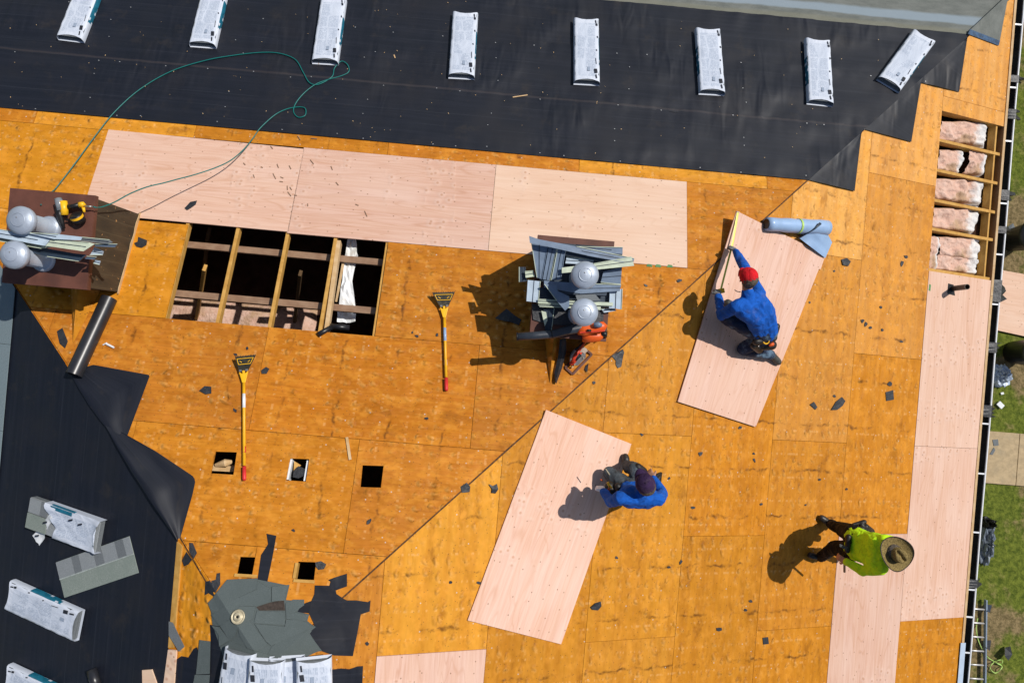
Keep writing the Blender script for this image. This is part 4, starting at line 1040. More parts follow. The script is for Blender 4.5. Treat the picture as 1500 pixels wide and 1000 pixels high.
# ================================================================== SHINGLE BUNDLES
def bundle_proto(teal_sides=(1,), open_core='shingle_dark'):
    r = thing('shingle_bundle', (0, 0, 0), 'x', 'shingle bundle')
    L, Wd, H = 1.06, .345, .085; nx = 26; prof = []
    k = 8
    # cross-section (y, z) round the wrapper, starting at the bottom left
    sec = [(-.5, .04), (-.5, .35), (-.49, .72), (-.46, .93), (-.40, 1.0), (-.2, 1.0), (0, 1.0), (.2, 1.0), (.40, 1.0), (.46, .93), (.49, .72), (.5, .35), (.5, .04)]
    rows, uvs, mi = [], [], []
    for i in range(nx + 1):
        u = i / nx; x = -L / 2 + L * u; rr, uu = [], []
        e = max(0, abs(u - .5) * 2 - .86) / .14              # 0..1 in the loose film at both ends
        for (sy, sz) in sec:
            pull = .038 * e * (1 - (2 * sy) ** 2) if sz > .9 else 0.0
            xx = x - math.copysign(pull, x) if e > 0 else x
            y = sy * Wd * (1 + .015 * mnoise.noise(Vector((u * 9, sz, 3)))); z = sz * H
            z += .006 * mnoise.noise(Vector((u * 11, sy * 8, 1))) * (sz > .5) + (.004 * e if sz > .9 else 0) * (1 - abs(sy)) + .010 * mnoise.noise(Vector((u * 23, sy * 17, 4))) * (sz > .9) * .6
            rr.append(Vector((xx, y, z))); uu.append((u * L, (sy + .5) * Wd))
        rows.append(rr); uvs.append(uu)
    mb = MB(); n = len(sec)
    vs = [p for q in rows for p in q]; uv = [p for q in uvs for p in q]
    for i in range(nx):
        for j in range(n - 1):
            side_f = j in (0, 1, 2) or j in (n - 4, n - 3, n - 2)
            sgn = -1 if j < 4 else 1
            teal = side_f and sgn in teal_sides and (.30 < i / nx < .70) and not (rng.random() < .12)
            f = (i * n + j, (i + 1) * n + j, (i + 1) * n + j + 1, i * n + j + 1)
            mb.f.append(list(f)); mb.mi.append(1 if teal else 0)
            mb.uv.append([uv[q] if not side_f else (0.0, 0.0) for q in f])
    mb.v = [tuple(p) for p in vs]
    mb.add([(-L / 2 + .03, -Wd / 2, .004), (L / 2 + .002, -Wd / 2, .004), (L / 2 + .002, Wd / 2, .004), (-L / 2 + .03, Wd / 2, .004)], [(0, 1, 2, 3)], 0, [(0, 0)] * 4)
    mb.build('wrapper', [M['wrapper'], M['teal']], r, smooth=True)
    for s in range(4):
        mb = MB(); z = .006 + s * .0185; j = .006 * (s % 2)
        mb.box((j, 0, z + .008), (L / 2 - .028, 0, 0), (0, Wd / 2 - .012, 0), (0, 0, .0085)); mb.build('shingle', M[open_core], r)
    mb = MB()
    for (x, y, a, b) in ((-.46, .125, .022, .007), (-.41, .135, .018, .012), (.45, .12, .03, .008), (.36, .115, .032, .02), (.20, .12, .05, .003), (.02, .13, .01, .006), (-.2, .145, .014, .006)):
        z = H + .009; mb.box((x, y, z), (a, .004, 0), (0, b, 0), (0, 0, .0012))
    tag(mb.build('printed_mark', M['ink'], r), kind='stuff')
    mb = MB(); mb.box((.33, .02, H + .007), (.03, 0, 0), (0, .018, 0), (0, 0, .001)); mb.build('printed_panel', plain('grey_print', (.25, .30, .38), .5), r)
    return r
protoA = bundle_proto((1,)); protoB = bundle_proto((-1,))
GB = 'shingle bundles set out on the black felt'
tops = [((141, -30), (105, 62), 'A', 'wrapped shingle bundle at the top left corner, slanting, with a dust smear below'), ((320, -22), (298, 72), 'A', 'wrapped shingle bundle second from the left, beside the arching hose'),
        ((490, 3), (477, 95), 'A', 'wrapped shingle bundle with the green hose looped at its open end'), ((682, 22), (676, 118), 'A', 'wrapped shingle bundle fourth from the left, teal print along both sides'),
        ((858, 31), (859, 127), 'A', 'wrapped shingle bundle standing straight, fifth from the left'), ((1035, 45), (1042, 142), 'B', 'wrapped shingle bundle with a dark speckled left side, sixth from the left'),
        ((1195, 60), (1200, 158), 'B', 'wrapped shingle bundle last but one on the right, leaning slightly left'), ((1353, 54), (1297, 131), 'A', 'wrapped shingle bundle set diagonally near the roof corner')]
usedA = usedB = False
def place(proto, m, label, group):
    global usedA, usedB
    first = proto is protoA and not usedA or proto is protoB and not usedB
    if proto is protoA: usedA = True
    else: usedB = True
    o = proto if first else copy_tree(proto)
    o.matrix_world = m; tag(o, label, 'shingle bundle', group); return o
for a, b, k, lab in tops:
    m = frame(A1(*a, .02), A1(*b, .02), N1)
    m = m @ Matrix.Scale(1, 4)
    place(protoA if k == 'A' else protoB, m, lab, GB)
place(protoA, frame(A3(18, 868, .018), A3(122, 915, .018), N3), 'intact wrapped shingle bundle on the left felt, below the loose shingle', GB)
place(protoA, frame(A3(14, 990, .018), A3(120, 1040, .018), N3), 'wrapped shingle bundle cut off by the bottom left corner', GB)
# bundles piled on the peak, feet towards the bottom of the picture
GP = 'shingle bundles piled at the bottom of the roof peak'
nr = Vector((0, .1, 1))
for a, b, h, nn, lab in (((352, 952), (338, 1066), .05, Vector((-.30, .12, 1)), 'leftmost bundle of the pile on the peak, its grey shingles showing'), ((391, 966), (386, 1080), .17, Vector((-.02, .1, 1)), 'bundle in the middle of the pile, lying highest'),
                         ((420, 962), (421, 1076), .10, Vector((.10, .1, 1)), 'bundle mostly hidden between two others in the pile'), ((460, 962), (462, 1076), .16, Vector((.20, .08, 1)), 'rightmost bundle of the pile on the peak')):
    p, q = AR(*a, 0), AR(*b, 0)
    za = -T * -0 + max(roof_z(p.x, p.y), 0); p.z = q.z = roof_z(RIDGE, -8.6) + h - .1
    p = AZ(*a, p.z); q = AZ(*b, q.z); q = p + (q - p).normalized() * 1.06
    m = frame(q, p, nn); place(protoA, m, lab, GP)
    o = COL.objects[-1]
# the opened bundle
a, b = A3(45, 746, .018), A3(157, 786, .018); m = frame(a, b, N3); inv = m
ob = thing('opened_bundle', (0, 0, 0), 'torn open shingle bundle, bare grey shingles at its left end and film trailing', 'shingle bundle')
for s in range(4):
    mb = MB(); mb.box((0, 0, .010 + s * .0185), (.51, 0, 0), (0, .172, 0), (0, 0, .0085)); mb.build('shingle', M['shingle_new'] if s == 3 else M['shingle_dark'], ob)
for (x, y, sx, sy, mt) in ((-.42, .09, .085, .08, 'shingle_new'), (-.28, .09, .052, .08, 'shingle_dark'), (-.36, -.085, .15, .085, 'shingle_green')):
    mb = MB(); mb.box((x, y, .084), (sx, 0, 0), (0, sy, 0), (0, 0, .004)); mb.build('shingle_tab', M[mt], ob)
rows, uvs = [], []
for i in range(19):
    u = i / 18; rr, uu = [], []
    for j in range(13):
        v = j / 12; x = -.16 + .70 * u + (.07 * math.sin(v * 5) - .10 * v + .06) * (1 - u) + (-.06 * math.sin(math.pi * v)) * (u > .95)
        y = (v - .5) * .356; z = .088 + .010 * mnoise.noise(Vector((u * 7 + v * 3, v * 9, 2))) + (.03 * (1 - u) ** 3) * abs(math.sin(v * 9)) + .014 * (u > .93)
        rr.append(Vector((x, y, z))); uu.append((.1 + u * .8, v * .345))
    rows.append(rr); uvs.append(uu)
mb = MB(); mb.grid(rows, uvs=uvs)
for e in (0, 12):
    sgn = -1 if e == 0 else 1
    mb.grid([[r[e] for r in rows], [Vector((r[e].x, r[e].y + .004 * sgn, .005)) for r in rows]], uvs=[[(0, 0)] * 19] * 2)
mb.build('wrapper', M['wrapper'], ob, smooth=True)
mb = MB(); mb.box((.0, .1785, .085), (.17, 0, 0), (0, .006, 0), (0, 0, .012)); mb.box((-.02, .150, .1025), (.16, 0, 0), (0, .020, 0), (0, 0, .001)); mb.build('teal_band', M['teal'], ob)
mb = MB(); rows = []
for i in range(14):
    u = i / 13; c = Vector((-.13 - .25 * u, .06 - .36 * u, .105 - .085 * min(1, u * 1.3))); rr = []
    for j in range(6):
        wv = (j / 5 - .5) * (.07 + .09 * u); rr.append(c + Vector((wv * .8, -wv * .5, .02 * mnoise.noise(Vector((u * 8, j * 1.1, 5))) + .012)))
    rows.append(rr)
mb.grid(rows, uvs=[[(0, 0)] * 6] * 14)
mb.build('trailing_film', M['white'], ob, smooth=True)
mb = MB()
for (x, y) in ((-.19, -.02), (-.24, -.10), (-.30, -.16), (-.33, -.22), (.30, .09), (.16, .10)):
    mb.box((x, y, .128 if x > -.2 else .075), (.028, .012, 0), (-.003, .008, 0), (0, 0, .001))
tag(mb.build('printed_mark', M['ink'], ob), kind='stuff')
ob.matrix_world = m
# loose shingle strip beside it
m = frame(A3(88, 849, .016), A3(198, 811, .016), N3)
sh = thing('loose_shingle', (0, 0, 0), 'single grey strip shingle lying on the felt under the torn bundle', 'shingle')
mb = MB(); mb.box((0, 0, .004), (.545, 0, 0), (0, .20, 0), (0, 0, .004)); mb.build('base', M['shingle_green'], sh, bevel=.001)
for x0_, x1_, mt in ((-.545, -.31, 'shingle_new'), (-.31, -.20, 'shingle_dark'), (-.20, .01, 'shingle_new'), (.01, .135, 'shingle_dark'), (.135, .33, 'shingle_new'), (.33, .45, 'shingle_dark'), (.45, .545, 'shingle_new')):
    mb = MB(); mb.box(((x0_ + x1_) / 2, .105, .0105), ((x1_ - x0_) / 2 - .001, 0, 0), (0, .092, 0), (0, 0, .0025)); mb.build('tab', M[mt], sh)
mb = MB(); mb.box((0, .006, .0105), (.545, 0, 0), (0, .006, 0), (0, 0, .0035)); mb.build('seal_line', plain('pale_seal_line', (.36, .40, .38), .8), sh)
sh.matrix_world = m

# ================================================================== LOOSE SHEETS
def loose_sheet(px, tone, label, lift):
    pts = [A2(*q, lift) for q in px]; n2 = Vector((T, 0, 1)).normalized()
    o = (pts[0] - pts[3]).normalized()
    uvs = [((p - pts[3]).dot(o) + 3.0, (p - pts[3]).dot(n2.cross(o)) + 1.0) for p in pts]
    mb = MB(); mb.slab(pts, .014, n2, uvs); ob = mb.build('loose_plywood', M['new_ply'], None, base=sum(pts, Vector()) / 4); ob.color = (*tone, 1)
    return tag(ob, label, 'plywood sheet', 'loose plywood sheets on the eastern slope')
loose_sheet([(1079, 309), (1208, 373), (1107, 625), (993, 588)], (.0, .99, 0), 'loose pink plywood sheet under the man in the red cap', .034)
loose_sheet([(800, 600), (925, 650), (822, 943), (685, 908)], (.05, 1.08, 0), 'loose pale plywood sheet in front of the man in the dark cap', .022)
mb = MB(); mb.slab([A2(*q, .018) for q in ((1192, 372), (1208, 377), (1202, 395), (1187, 388))], .014, N2); o = mb.build('plywood_offcut', M['new_ply'], None, base=A2(1198, 383)); o.color = (.2, 1, 0, 1)
tag(o, 'small pink plywood offcut below the blue roll', 'plywood offcut')
# stamp marks on sheets
for q, r_ in (((951, 388), 1), ((964, 388.5), 1), ((981, 389), 1)):
    mb = MB(); p = A1(*q, .0062); mb.slab([p + Vector((dx, dy, -T * dy)) for dx, dy in ((-.035, -.022), (.04, -.022), (.03, .010), (-.02, .012))], .001, N1); mb.build('stamp_mark', M['green_mark'], house)
mb = MB(); p = A2(1362, 421, .0062); mb.slab([p + Vector((dx, dy, -T * dx)) for dx, dy in ((-.016, -.04), (.016, -.05), (.018, .04), (-.012, .045))], .001, N2); mb.build('stamp_mark', M['green_mark'], house)

# ================================================================== ROLLS
def felt_roll():
    a, b = A1(108, 549, .11), A1(160, 437, .10); d = (b - a).normalized(); c = a
    r = thing('felt_roll', a - Vector((0, 0, .1)), 'black roll of roofing felt lying left of the roof opening', 'felt roll')
    mb = MB(); mb.tube([a, a + (b - a) * .33, a + (b - a) * .66, b], .088, 32, cap=False); mb.tube([b, a], .060, 24, cap=False)
    u = d.cross(Vector((0, 0, 1))).normalized(); v = u.cross(d)
    for p in (a, b):
        R = [[p + (u * math.cos(k * math.pi / 16) + v * math.sin(k * math.pi / 16)) * rr for k in range(33)] for rr in (.06, .088)]
        mb.grid(R)
    mb.build('roll', M['roll_black'], r, smooth=False)
    for po in r.children[0].data.polygons: po.use_smooth = len(po.vertices) == 4 and abs(Vector(po.normal).dot(d)) < .5
    mb = MB(); L = []
    for p in (a, b): L.append([p - u * .088 * k + Vector((0, 0, -.085 * k)) + Vector((0, 0, -.005)) for k in np.linspace(.9, 1.25, 4)])
    mb.grid(L); mb.build('loose_edge', M['roll_black'], r)
felt_roll()
a, b = A2(1123, 328, .085), A2(1211, 334, .095)
r = thing('membrane_roll', a - Vector((0, 0, .07)), 'pale blue roll of membrane with a lime strap and an unrolled end', 'membrane roll')
mb = MB(); n = 14; mb.tube([a + (b - a) * k / n + Vector((0, 0, .004 * mnoise.noise(Vector((k * .8, 1, 1))))) for k in range(n + 1)], [.082 + .020 * (k / n) + .003 * math.sin(k * 1.7) for k in range(n + 1)], 28)
mb.build('roll', M['membrane_blue'], r, smooth=True)
mb = MB(); d = (b - a).normalized(); mb.tube([a - d * .012, a + d * .003], .062, 20); mb.build('core', M['black'], r)
mb = MB(); mb.tube([a + (b - a) * .50, a + (b - a) * .53], .0965, 28, cap=False); mb.build('strap', M['lime'], r, smooth=True)
rows = []
q0, q1, q2, q3 = (1203, 326, .21), (1170, 348, .05), (1209, 378, .035), (1219, 355, .10)
for i in range(11):
    u = i / 10; rr = []
    for j in range(9):
        v = j / 8
        x = (q0[0] * (1 - v) + q1[0] * v) * (1 - u) + (q3[0] * (1 - v) + q2[0] * v) * u; y = (q0[1] * (1 - v) + q1[1] * v) * (1 - u) + (q3[1] * (1 - v) + q2[1] * v) * u
        h = .05 + .055 * math.sin(math.pi * u) * (1 - .3 * v) + .15 * (1 - u) ** 2 * (1 - v) + .012 * mnoise.noise(Vector((u * 4, v * 4, 1)))
        rr.append(A2(x, y, h))
    rows.append(rr)
mb = MB(); mb.grid(rows); mb.grid([[p - Vector((0, 0, .006)) for p in q] for q in rows]); mb.build('unrolled_end', M['membrane_blue'], r, smooth=True)
mb = MB(); mb.tube([A2(1202, 327, .23), A2(1193, 335, .19), A2(1171, 348, .08)], [.018, .013, .012], 8); mb.build('folded_edge', M['siding_dark'], r, smooth=True)

# ================================================================== SHOVELS
def shovel(head, foot, hw, label, skew):
    h0, f0 = A1(*head, .05), A1(*foot, .03)
    m = frame(f0, h0, N1); L = (h0 - f0).length
    r = thing('roofing_shovel', (0, 0, 0), label, 'roofing shovel', 'yellow tear-off shovels')
    bx = L / 2                                                # blade edge at +bx
    mb = MB(); pts = [(bx - .155, -.05, .03), (bx - .155, .05, .03), (bx, hw + skew, .085), (bx, -hw + skew, .085)]
    mb.slab([Vector(p) for p in pts], .004, (-.2, 0, 1))
    for k in range(13):
        y = -hw + skew + 2 * hw * (k + .5) / 13; mb.slab([Vector((bx, y - hw / 16, .085)), Vector((bx + .014, y, .088)), Vector((bx, y + hw / 16, .085))], .003, (-.2, 0, 1))
    mb.build('blade', M['tool_steel'], r)
    mb = MB()
    def bl(x0_, y0_, x1_, y1_): mb.beam((x0_, y0_, .036 + (x0_ - bx + .155) * .355), (x1_, y1_, .036 + (x1_ - bx + .155) * .355), .006, .003)
    e = .025; k = hw * .78
    bl(bx - e, -k + skew * .9, bx - e, k + skew * .9); bl(bx - .085, -k * .72 + skew * .5, bx - .085, k * .72 + skew * .5); bl(bx - e, -k + skew * .9, bx - .085, -k * .72 + skew * .5); bl(bx - e, k + skew * .9, bx - .085, k * .72 + skew * .5)
    bl(bx - .05, -k * .62 + skew * .7, bx - .066, -k * .36 + skew * .7); bl(bx - .05, k * .62 + skew * .7, bx - .066, k * .36 + skew * .7)
    mb.build('painted_frame', M['yellow_tool'], r)
    mb = MB(); mb.slab([Vector(p) for p in ((bx - .16, -.05, .034), (bx - .29, -.017, .028), (bx - .29, .017, .028), (bx - .16, .05, .034), (bx - .19, .012, .034), (bx - .15, .014, .034), (bx - .15, -.014, .034), (bx - .19, -.012, .034))], .02, (0, 0, 1)); mb.build('socket', M['yellow_tool'], r, bevel=.003)
    for y in (-.034, .034):
        mb = MB(); mb.box((bx - .152, y, .042), (.012, 0, 0), (0, .013, 0), (0, 0, .004)); mb.build('bolt_plate', M['steel'], r, bevel=.002)
    mb = MB(); mb.tube([(bx - .29, 0, .02), (bx - .6, 0, .018), (-bx + .16, 0, .012)], [.017, .0165, .0165], 14); mb.build('handle', M['yellow'], r, smooth=True)
    mb = MB(); mb.tube([(-bx + .15, 0, .012), (-bx + .02, 0, .010), (-bx, 0, .010)], [.021, .0215, .016], 14); mb.build('grip', M['red'], r, smooth=True)
    mb = MB(); mb.tube([(-bx + .30, 0, .0123), (-bx + .37, 0, .0125)], .0175, 14); mb.build('sticker', M['red'] if skew else M['white'], r, smooth=True)
    mb = MB(); mb.tube([(bx - .42, 0, .0185), (bx - .58, 0, .0182)], .0178, 14); mb.build('sticker', M['white'] if skew else M['membrane_blue'], r, smooth=True)
    m = m.copy(); m[2][3] -= .012
    r.matrix_world = m
shovel((650, 432), (654, 573), .132, 'yellow tear-off shovel with a straight blade near the middle of the roof', 0)
shovel((357, 525), (358, 704), .115, 'yellow tear-off shovel with a skewed blade beside the left square hole', -.035)

# ================================================================== TOOLS AND HOSE
def hb(c, h): return AZ(*c, ZC + h)
def gun():
    r = thing('nail_gun', hb((106, 314), 0), 'yellow and black coil nail gun lying on the left chimney cap', 'nail gun')
    mb = MB(); mb.tube([hb((85, 291), .09), hb((87, 297), .09), hb((90, 308), .09)], [.038, .043, .043], 16); mb.build('cylinder_cap', M['clear'], r, smooth=True)
    mb = MB(); mb.tube([hb((92.5, 295), .09), hb((94, 305), .09), hb((95, 315), .085)], [.040, .040, .036], 14); mb.build('body', M['yellow_tool'], r, smooth=True)
    mb = MB(); mb.tube([hb((86, 306), .08), hb((88, 316), .075), hb((91, 327), .06), hb((94, 335), .05)], [.042, .036, .024, .014], 12); mb.build('nose', M['black'], r, smooth=True)
    mb = MB(); mb.tube([hb((100, 303), .09), hb((108, 302), .09), hb((117, 300), .09)], [.026, .024, .028], 12); mb.build('grip', M['black'], r, smooth=True)
    mb = MB(); mb.tube([hb((116, 300), .09), hb((121, 300), .09), hb((123, 302), .09)], [.030, .034, .028], 12); mb.tube([hb((122, 304), .09), hb((123.5, 311), .085)], [.018, .012], 10); mb.build('end_cap', M['yellow_tool'], r, smooth=True)
    ax0, ax1 = hb((110, 314), .10), hb((117, 325), .03)
    d = (ax1 - ax0).normalized(); mb = MB(); mb.lathe(ax0, d, [(0, 0), (.05, 0), (.066, .01), (.068, .05), (.068, .095), (.05, .10), (0, .10)], 24); mb.build('coil_magazine', M['black'], r, smooth=True)
    mb = MB(); mb.lathe(ax0 + d * .012, d, [(.0695, 0), (.0695, .028)], 24); mb.build('magazine_band', M['yellow_tool'], r, smooth=True)
    mb = MB(); mb.tube([hb((97, 322), .06), hb((103, 322), .06), hb((107, 318), .06)], .013, 8); mb.build('feed_arm', M['black'], r)
    mb = MB(); mb.tube([hb((124, 302), .09), hb((130, 302.5), .085), hb((135, 302.5), .08)], [.010, .009, .008], 8); mb.build('air_fitting', M['steel'], r, smooth=True)
gun()
def bez(pts, n=8):
    out = []; P = [pts[0]] + list(pts) + [pts[-1]]
    for i in range(1, len(P) - 2):
        for k in range(n):
            t = k / n; p0, p1, p2, p3 = (np.array(P[i + j]) for j in (-1, 0, 1, 2))
            out.append(tuple(.5 * (2 * p1 + (p2 - p0) * t + (2 * p0 - 5 * p1 + 4 * p2 - p3) * t * t + (3 * p1 - p0 - 3 * p2 + p3) * t ** 3)))
    return out + [tuple(pts[-1])]
pts = [(80, 278), (105, 246), (145, 192), (170, 162), (205, 131), (250, 105), (300, 89), (345, 81), (385, 77), (412, 79), (433, 88), (444, 106), (453, 121), (466, 124), (486, 113), (490, 100), (500, 90), (509, 95), (511, 105), (501, 111), (480, 117), (462, 124), (445, 137), (433, 152), (430, 164), (437, 172), (447, 169), (447, 159), (437, 157), (420, 160), (402, 169), (381, 188), (371, 202), (357, 219), (338, 235), (315, 246), (285, 256), (262, 262), (240, 268), (215, 274), (190, 284), (168, 296), (150, 303), (140, 304)]
mb = MB(); cp = bez(pts, 6); path = []
kk = min(range(len(cp)), key=lambda i: math.dist(cp[i], (371, 202)))
for i, q in enumerate(cp):
    k = i / (len(cp) - 1)
    p = AR(*q, .026 + .012 * (1 + math.sin(i * .21)) * .5)
    if i > kk: g = (i - kk) / (len(cp) - 1 - kk); P_ = AR(*q, .03); Q_ = hb(q, .075); p = P_.lerp(Q_, min(1, g ** 1.35))
    if k < .02: p = AR(*q, .03)
    path.append(p)
path.append(hb((136, 302.6), .08)); path.insert(0, A1(64, 290, .6)); path.insert(0, hb((60, 300), .02))
mb.tube(path, .0068, 8); tag(mb.build('air_hose', M['hose'], None, smooth=True, base=path[10]), 'thin green air hose arching over the felt and looping back to the nail gun', 'hose')
# leaf blower on the south rim of the central chimney
def hz(c, z): return AZ(*c, z)
bl = thing('leaf_blower', hz((868, 487), 2.2), 'orange leaf blower with a long dark tube lying at the central chimney', 'leaf blower')
mb = MB(); mb.tube([hz((757, 493), 2.46), hz((790, 491), 2.44), hz((812, 489), 2.42), hz((830, 484), 2.40), hz((850, 480), 2.38), hz((862, 480), 2.36)], [.042, .043, .044, .047, .052, .055], 18); mb.build('tube', plain('dark_grey_tube', (.035, .042, .055), .42, 0, .2, 10), bl, smooth=True)
mb = MB(); mb.tube([hz((756.5, 493), 2.46), hz((758, 493), 2.46)], .046, 18); mb.build('tube_ring', M['black'], bl, smooth=True); mb = MB(); mb.tube([hz((807, 489.5), 2.42), hz((809, 489), 2.42)], .049, 18); mb.build('tube_ring', M['black'], bl, smooth=True)
mb = MB()
mb.tube([hz((846, 484), 2.38), hz((856, 483), 2.38), hz((868, 481), 2.38), hz((884, 478), 2.40), hz((888, 480), 2.40)], [.045, .070, .058, .055, .03], 14)
mb.build('upper_shell', M['orange'], bl, smooth=True)
mb = MB(); mb.tube([hz((853, 494), 2.30), hz((864, 493), 2.30), hz((877, 492), 2.30), hz((883, 490), 2.32)], [.05, .066, .060, .03], 14); mb.build('fan_housing', M['orange'], bl, smooth=True)
mb = MB(); mb.tube([hz((870, 476), 2.46), hz((877, 475.5), 2.47), hz((881, 476.5), 2.46)], [.026, .032, .02], 12); mb.build('battery_cover', M['siding'], bl, smooth=True)
mb = MB(); mb.tube([hz((881, 488), 2.33), hz((886, 489), 2.33), hz((886, 493), 2.3)], [.03, .036, .025], 10); mb.tube([hz((860, 484), 2.46), hz((866, 484), 2.46)], .014, 8); mb.build('intake_grille', M['black'], bl, smooth=True)
mb = MB(); mb.beam(hz((849, 487), 2.44), hz((886, 484), 2.46), .018, .012); mb.build('handle', M['orange_red'], bl, bevel=.003)
# circular saw on the deck behind the chimney
cs = thing('circular_saw', A1(850, 525), 'red circular saw standing on its shoe behind the central chimney', 'circular saw')
def h1(c, h): return A1(*c, h)
mb = MB(); n1v = Vector((0, T, 1)).normalized()
outer = [h1(q, .022) for q in ((828, 538), (839, 548), (867, 518), (862, 514), (842, 530))]
a0, a1, a2, a3 = (h1(q, .024) for q in ((828, 538), (839, 548), (867, 519), (856, 510)))
for a, b in ((a0, a1), (a1, a2), (a2, a3), (a3, a0)): mb.beam(a, b, .026, .006, n1v)
mb.build('shoe', M['brown_metal'], cs, bevel=.0015)
p0, p1 = h1((838, 538), .03), h1((862, 515), .03); ax = (p1 - p0).normalized(); sdv = ax.cross(n1v)
if sdv.x > 0: sdv = -sdv
gd = (n1v * .75 + sdv * .66).normalized(); gn = ax.cross(gd); cen = (p0 + p1) / 2 + gd * .02
mb = MB(); rows = []
for rr, off in ((.070, -.016), (.118, -.020), (.134, -.012), (.134, .012), (.118, .020), (.070, .016)):
    rows.append([cen + gd * (.012 + rr * math.sin(k * math.pi / 18)) + ax * (rr * math.cos(k * math.pi / 18)) + gn * off for k in range(19)])
mb.grid(rows); mb.build('blade_guard', plain('grey_guard_metal', (.44, .35, .28), .4, .2, .3), cs, smooth=True)
mb = MB(); mb.lathe(cen + gd * .012, gn, [(0, 0), (.095, 0), (.095, .002), (0, .002)], 32); mb.build('blade', M['steel'], cs)
mb = MB(); mb.tube([h1((848, 525), .10), h1((842, 519), .11), h1((838, 515), .11)], [.048, .05, .035], 14); mb.build('motor', M['black'], cs, smooth=True)
mb = MB(); mb.tube([h1((838, 531), .10), h1((842, 522), .145), h1((848, 513), .165), h1((853, 505), .155), h1((857, 499), .12), h1((858, 497), .09)], [.020, .024, .020, .021, .024, .016], 12); mb.build('handle', M['orange_red'], cs, smooth=True)
mb = MB(); mb.tube([h1((836, 534), .07), h1((840, 528), .08), h1((846, 520), .08), h1((853, 511), .08)], [.024, .034, .034, .024], 12); mb.build('housing', M['orange_red'], cs, smooth=True)
mb = MB(); mb.tube([h1((843, 513), .165), h1((849, 507), .175), h1((854, 502), .16)], [.013, .015, .012], 10); mb.tube([h1((848, 512), .12), h1((853, 505), .12)], .022, 10); mb.build('grip_pad', M['black'], cs, smooth=True)
for q in ((839, 537), (842, 534), (855, 524)):
    mb = MB(); mb.tube([h1(q, .03), h1(q, .055)], .009, 8); mb.build('knob', M['tan_metal'], cs)
# plumbing vent beside the open bays
vs_ = A2(1394, 424); vt = thing('plumbing_vent', vs_, 'short dark plumbing vent pipe through a square cut in the eave sheet', 'vent pipe')
mb = MB(); topp = Vector((vs_.x + .01, vs_.y, vs_.z)); hgt = .33
pt = A2(1417, 420, .33); ptb = Vector((pt.x, pt.y, roof_z(pt.x, pt.y) - .05))
ring = []
mb.tube([ptb, pt], .038, 20, cap=False); mb.tube([pt, ptb], .032, 20, cap=False)
rows = [[pt + Vector((math.cos(k * math.pi / 10), math.sin(k * math.pi / 10), 0)) * rr for k in range(21)] for rr in (.032, .038)]; mb.grid(rows)
mb.build('pipe', plain('brown_abs', (.055, .035, .022), .5), vt, smooth=True)
mb = MB(); mb.slab([A2(*q, .0062) for q in ((1389, 415), (1397, 417), (1399, 433), (1387.5, 430))], .001, N2); mb.build('cut_opening', M['black'], vt)

# ================================================================== PEOPLE
def cap_(mb, p0, r0, p1, r1, n=12):
    p0, p1 = Vector(p0), Vector(p1); d = p1 - p0; L = d.length
    if L < 1e-6: d = Vector((0, 0, 1)); L = 1e-6
    d = d / L; pr = []
    for k in range(0, 6): a = math.pi / 2 * k / 5; pr.append((max(1e-4, r0 * math.sin(a)), -r0 * math.cos(a)))
    for k in range(0, 6): a = math.pi / 2 * k / 5; pr.append((max(1e-4, r1 * math.cos(a)), L + r1 * math.sin(a)))
    mb.lathe(p0, d, pr, n, cap=True)
def fuse(mb, name, mat, parent, voxel, it=4, wr=0.0, sc=9, seed=0):
    me = bpy.data.meshes.new('t'); me.from_pydata(mb.v, [], mb.f); o = bpy.data.objects.new('t', me); COL.objects.link(o)
    m = o.modifiers.new('r', 'REMESH'); m.mode = 'VOXEL'; m.voxel_size = voxel; m.adaptivity = 0
    if it: s = o.modifiers.new('s', 'SMOOTH'); s.iterations = it; s.factor = .5
    dg = bpy.context.evaluated_depsgraph_get(); me2 = bpy.data.meshes.new_from_object(o.evaluated_get(dg)); bpy.data.objects.remove(o); bpy.data.meshes.remove(me)
    off = world_of(parent)
    k = len(me2.vertices); co = np.empty(k * 3); me2.vertices.foreach_get('co', co); co = co.reshape(-1, 3)
    if wr:
        no = np.empty(k * 3); me2.vertices.foreach_get('normal', no); no = no.reshape(-1, 3)
        for i in range(k):
            q = Vector(co[i] * sc); q = Vector((q.x * 1.5 + q.y * .8, q.y * .7 - q.x * .35, q.z * 1.1)); h = mnoise.noise(Vector((q.x, q.y, q.z + seed))) + .5 * mnoise.noise(q * 2.3)
            co[i] += no[i] * wr * (1 - 2.2 * abs(h))
    co -= np.array(off); me2.vertices.foreach_set('co', co.ravel())
    me2.materials.clear(); me2.materials.append(mat); me2.polygons.foreach_set('use_smooth', [True] * len(me2.polygons)); me2.name = name
    me2.update()
    ob = bpy.data.objects.new(name, me2); COL.objects.link(ob); ob.parent = parent; return ob
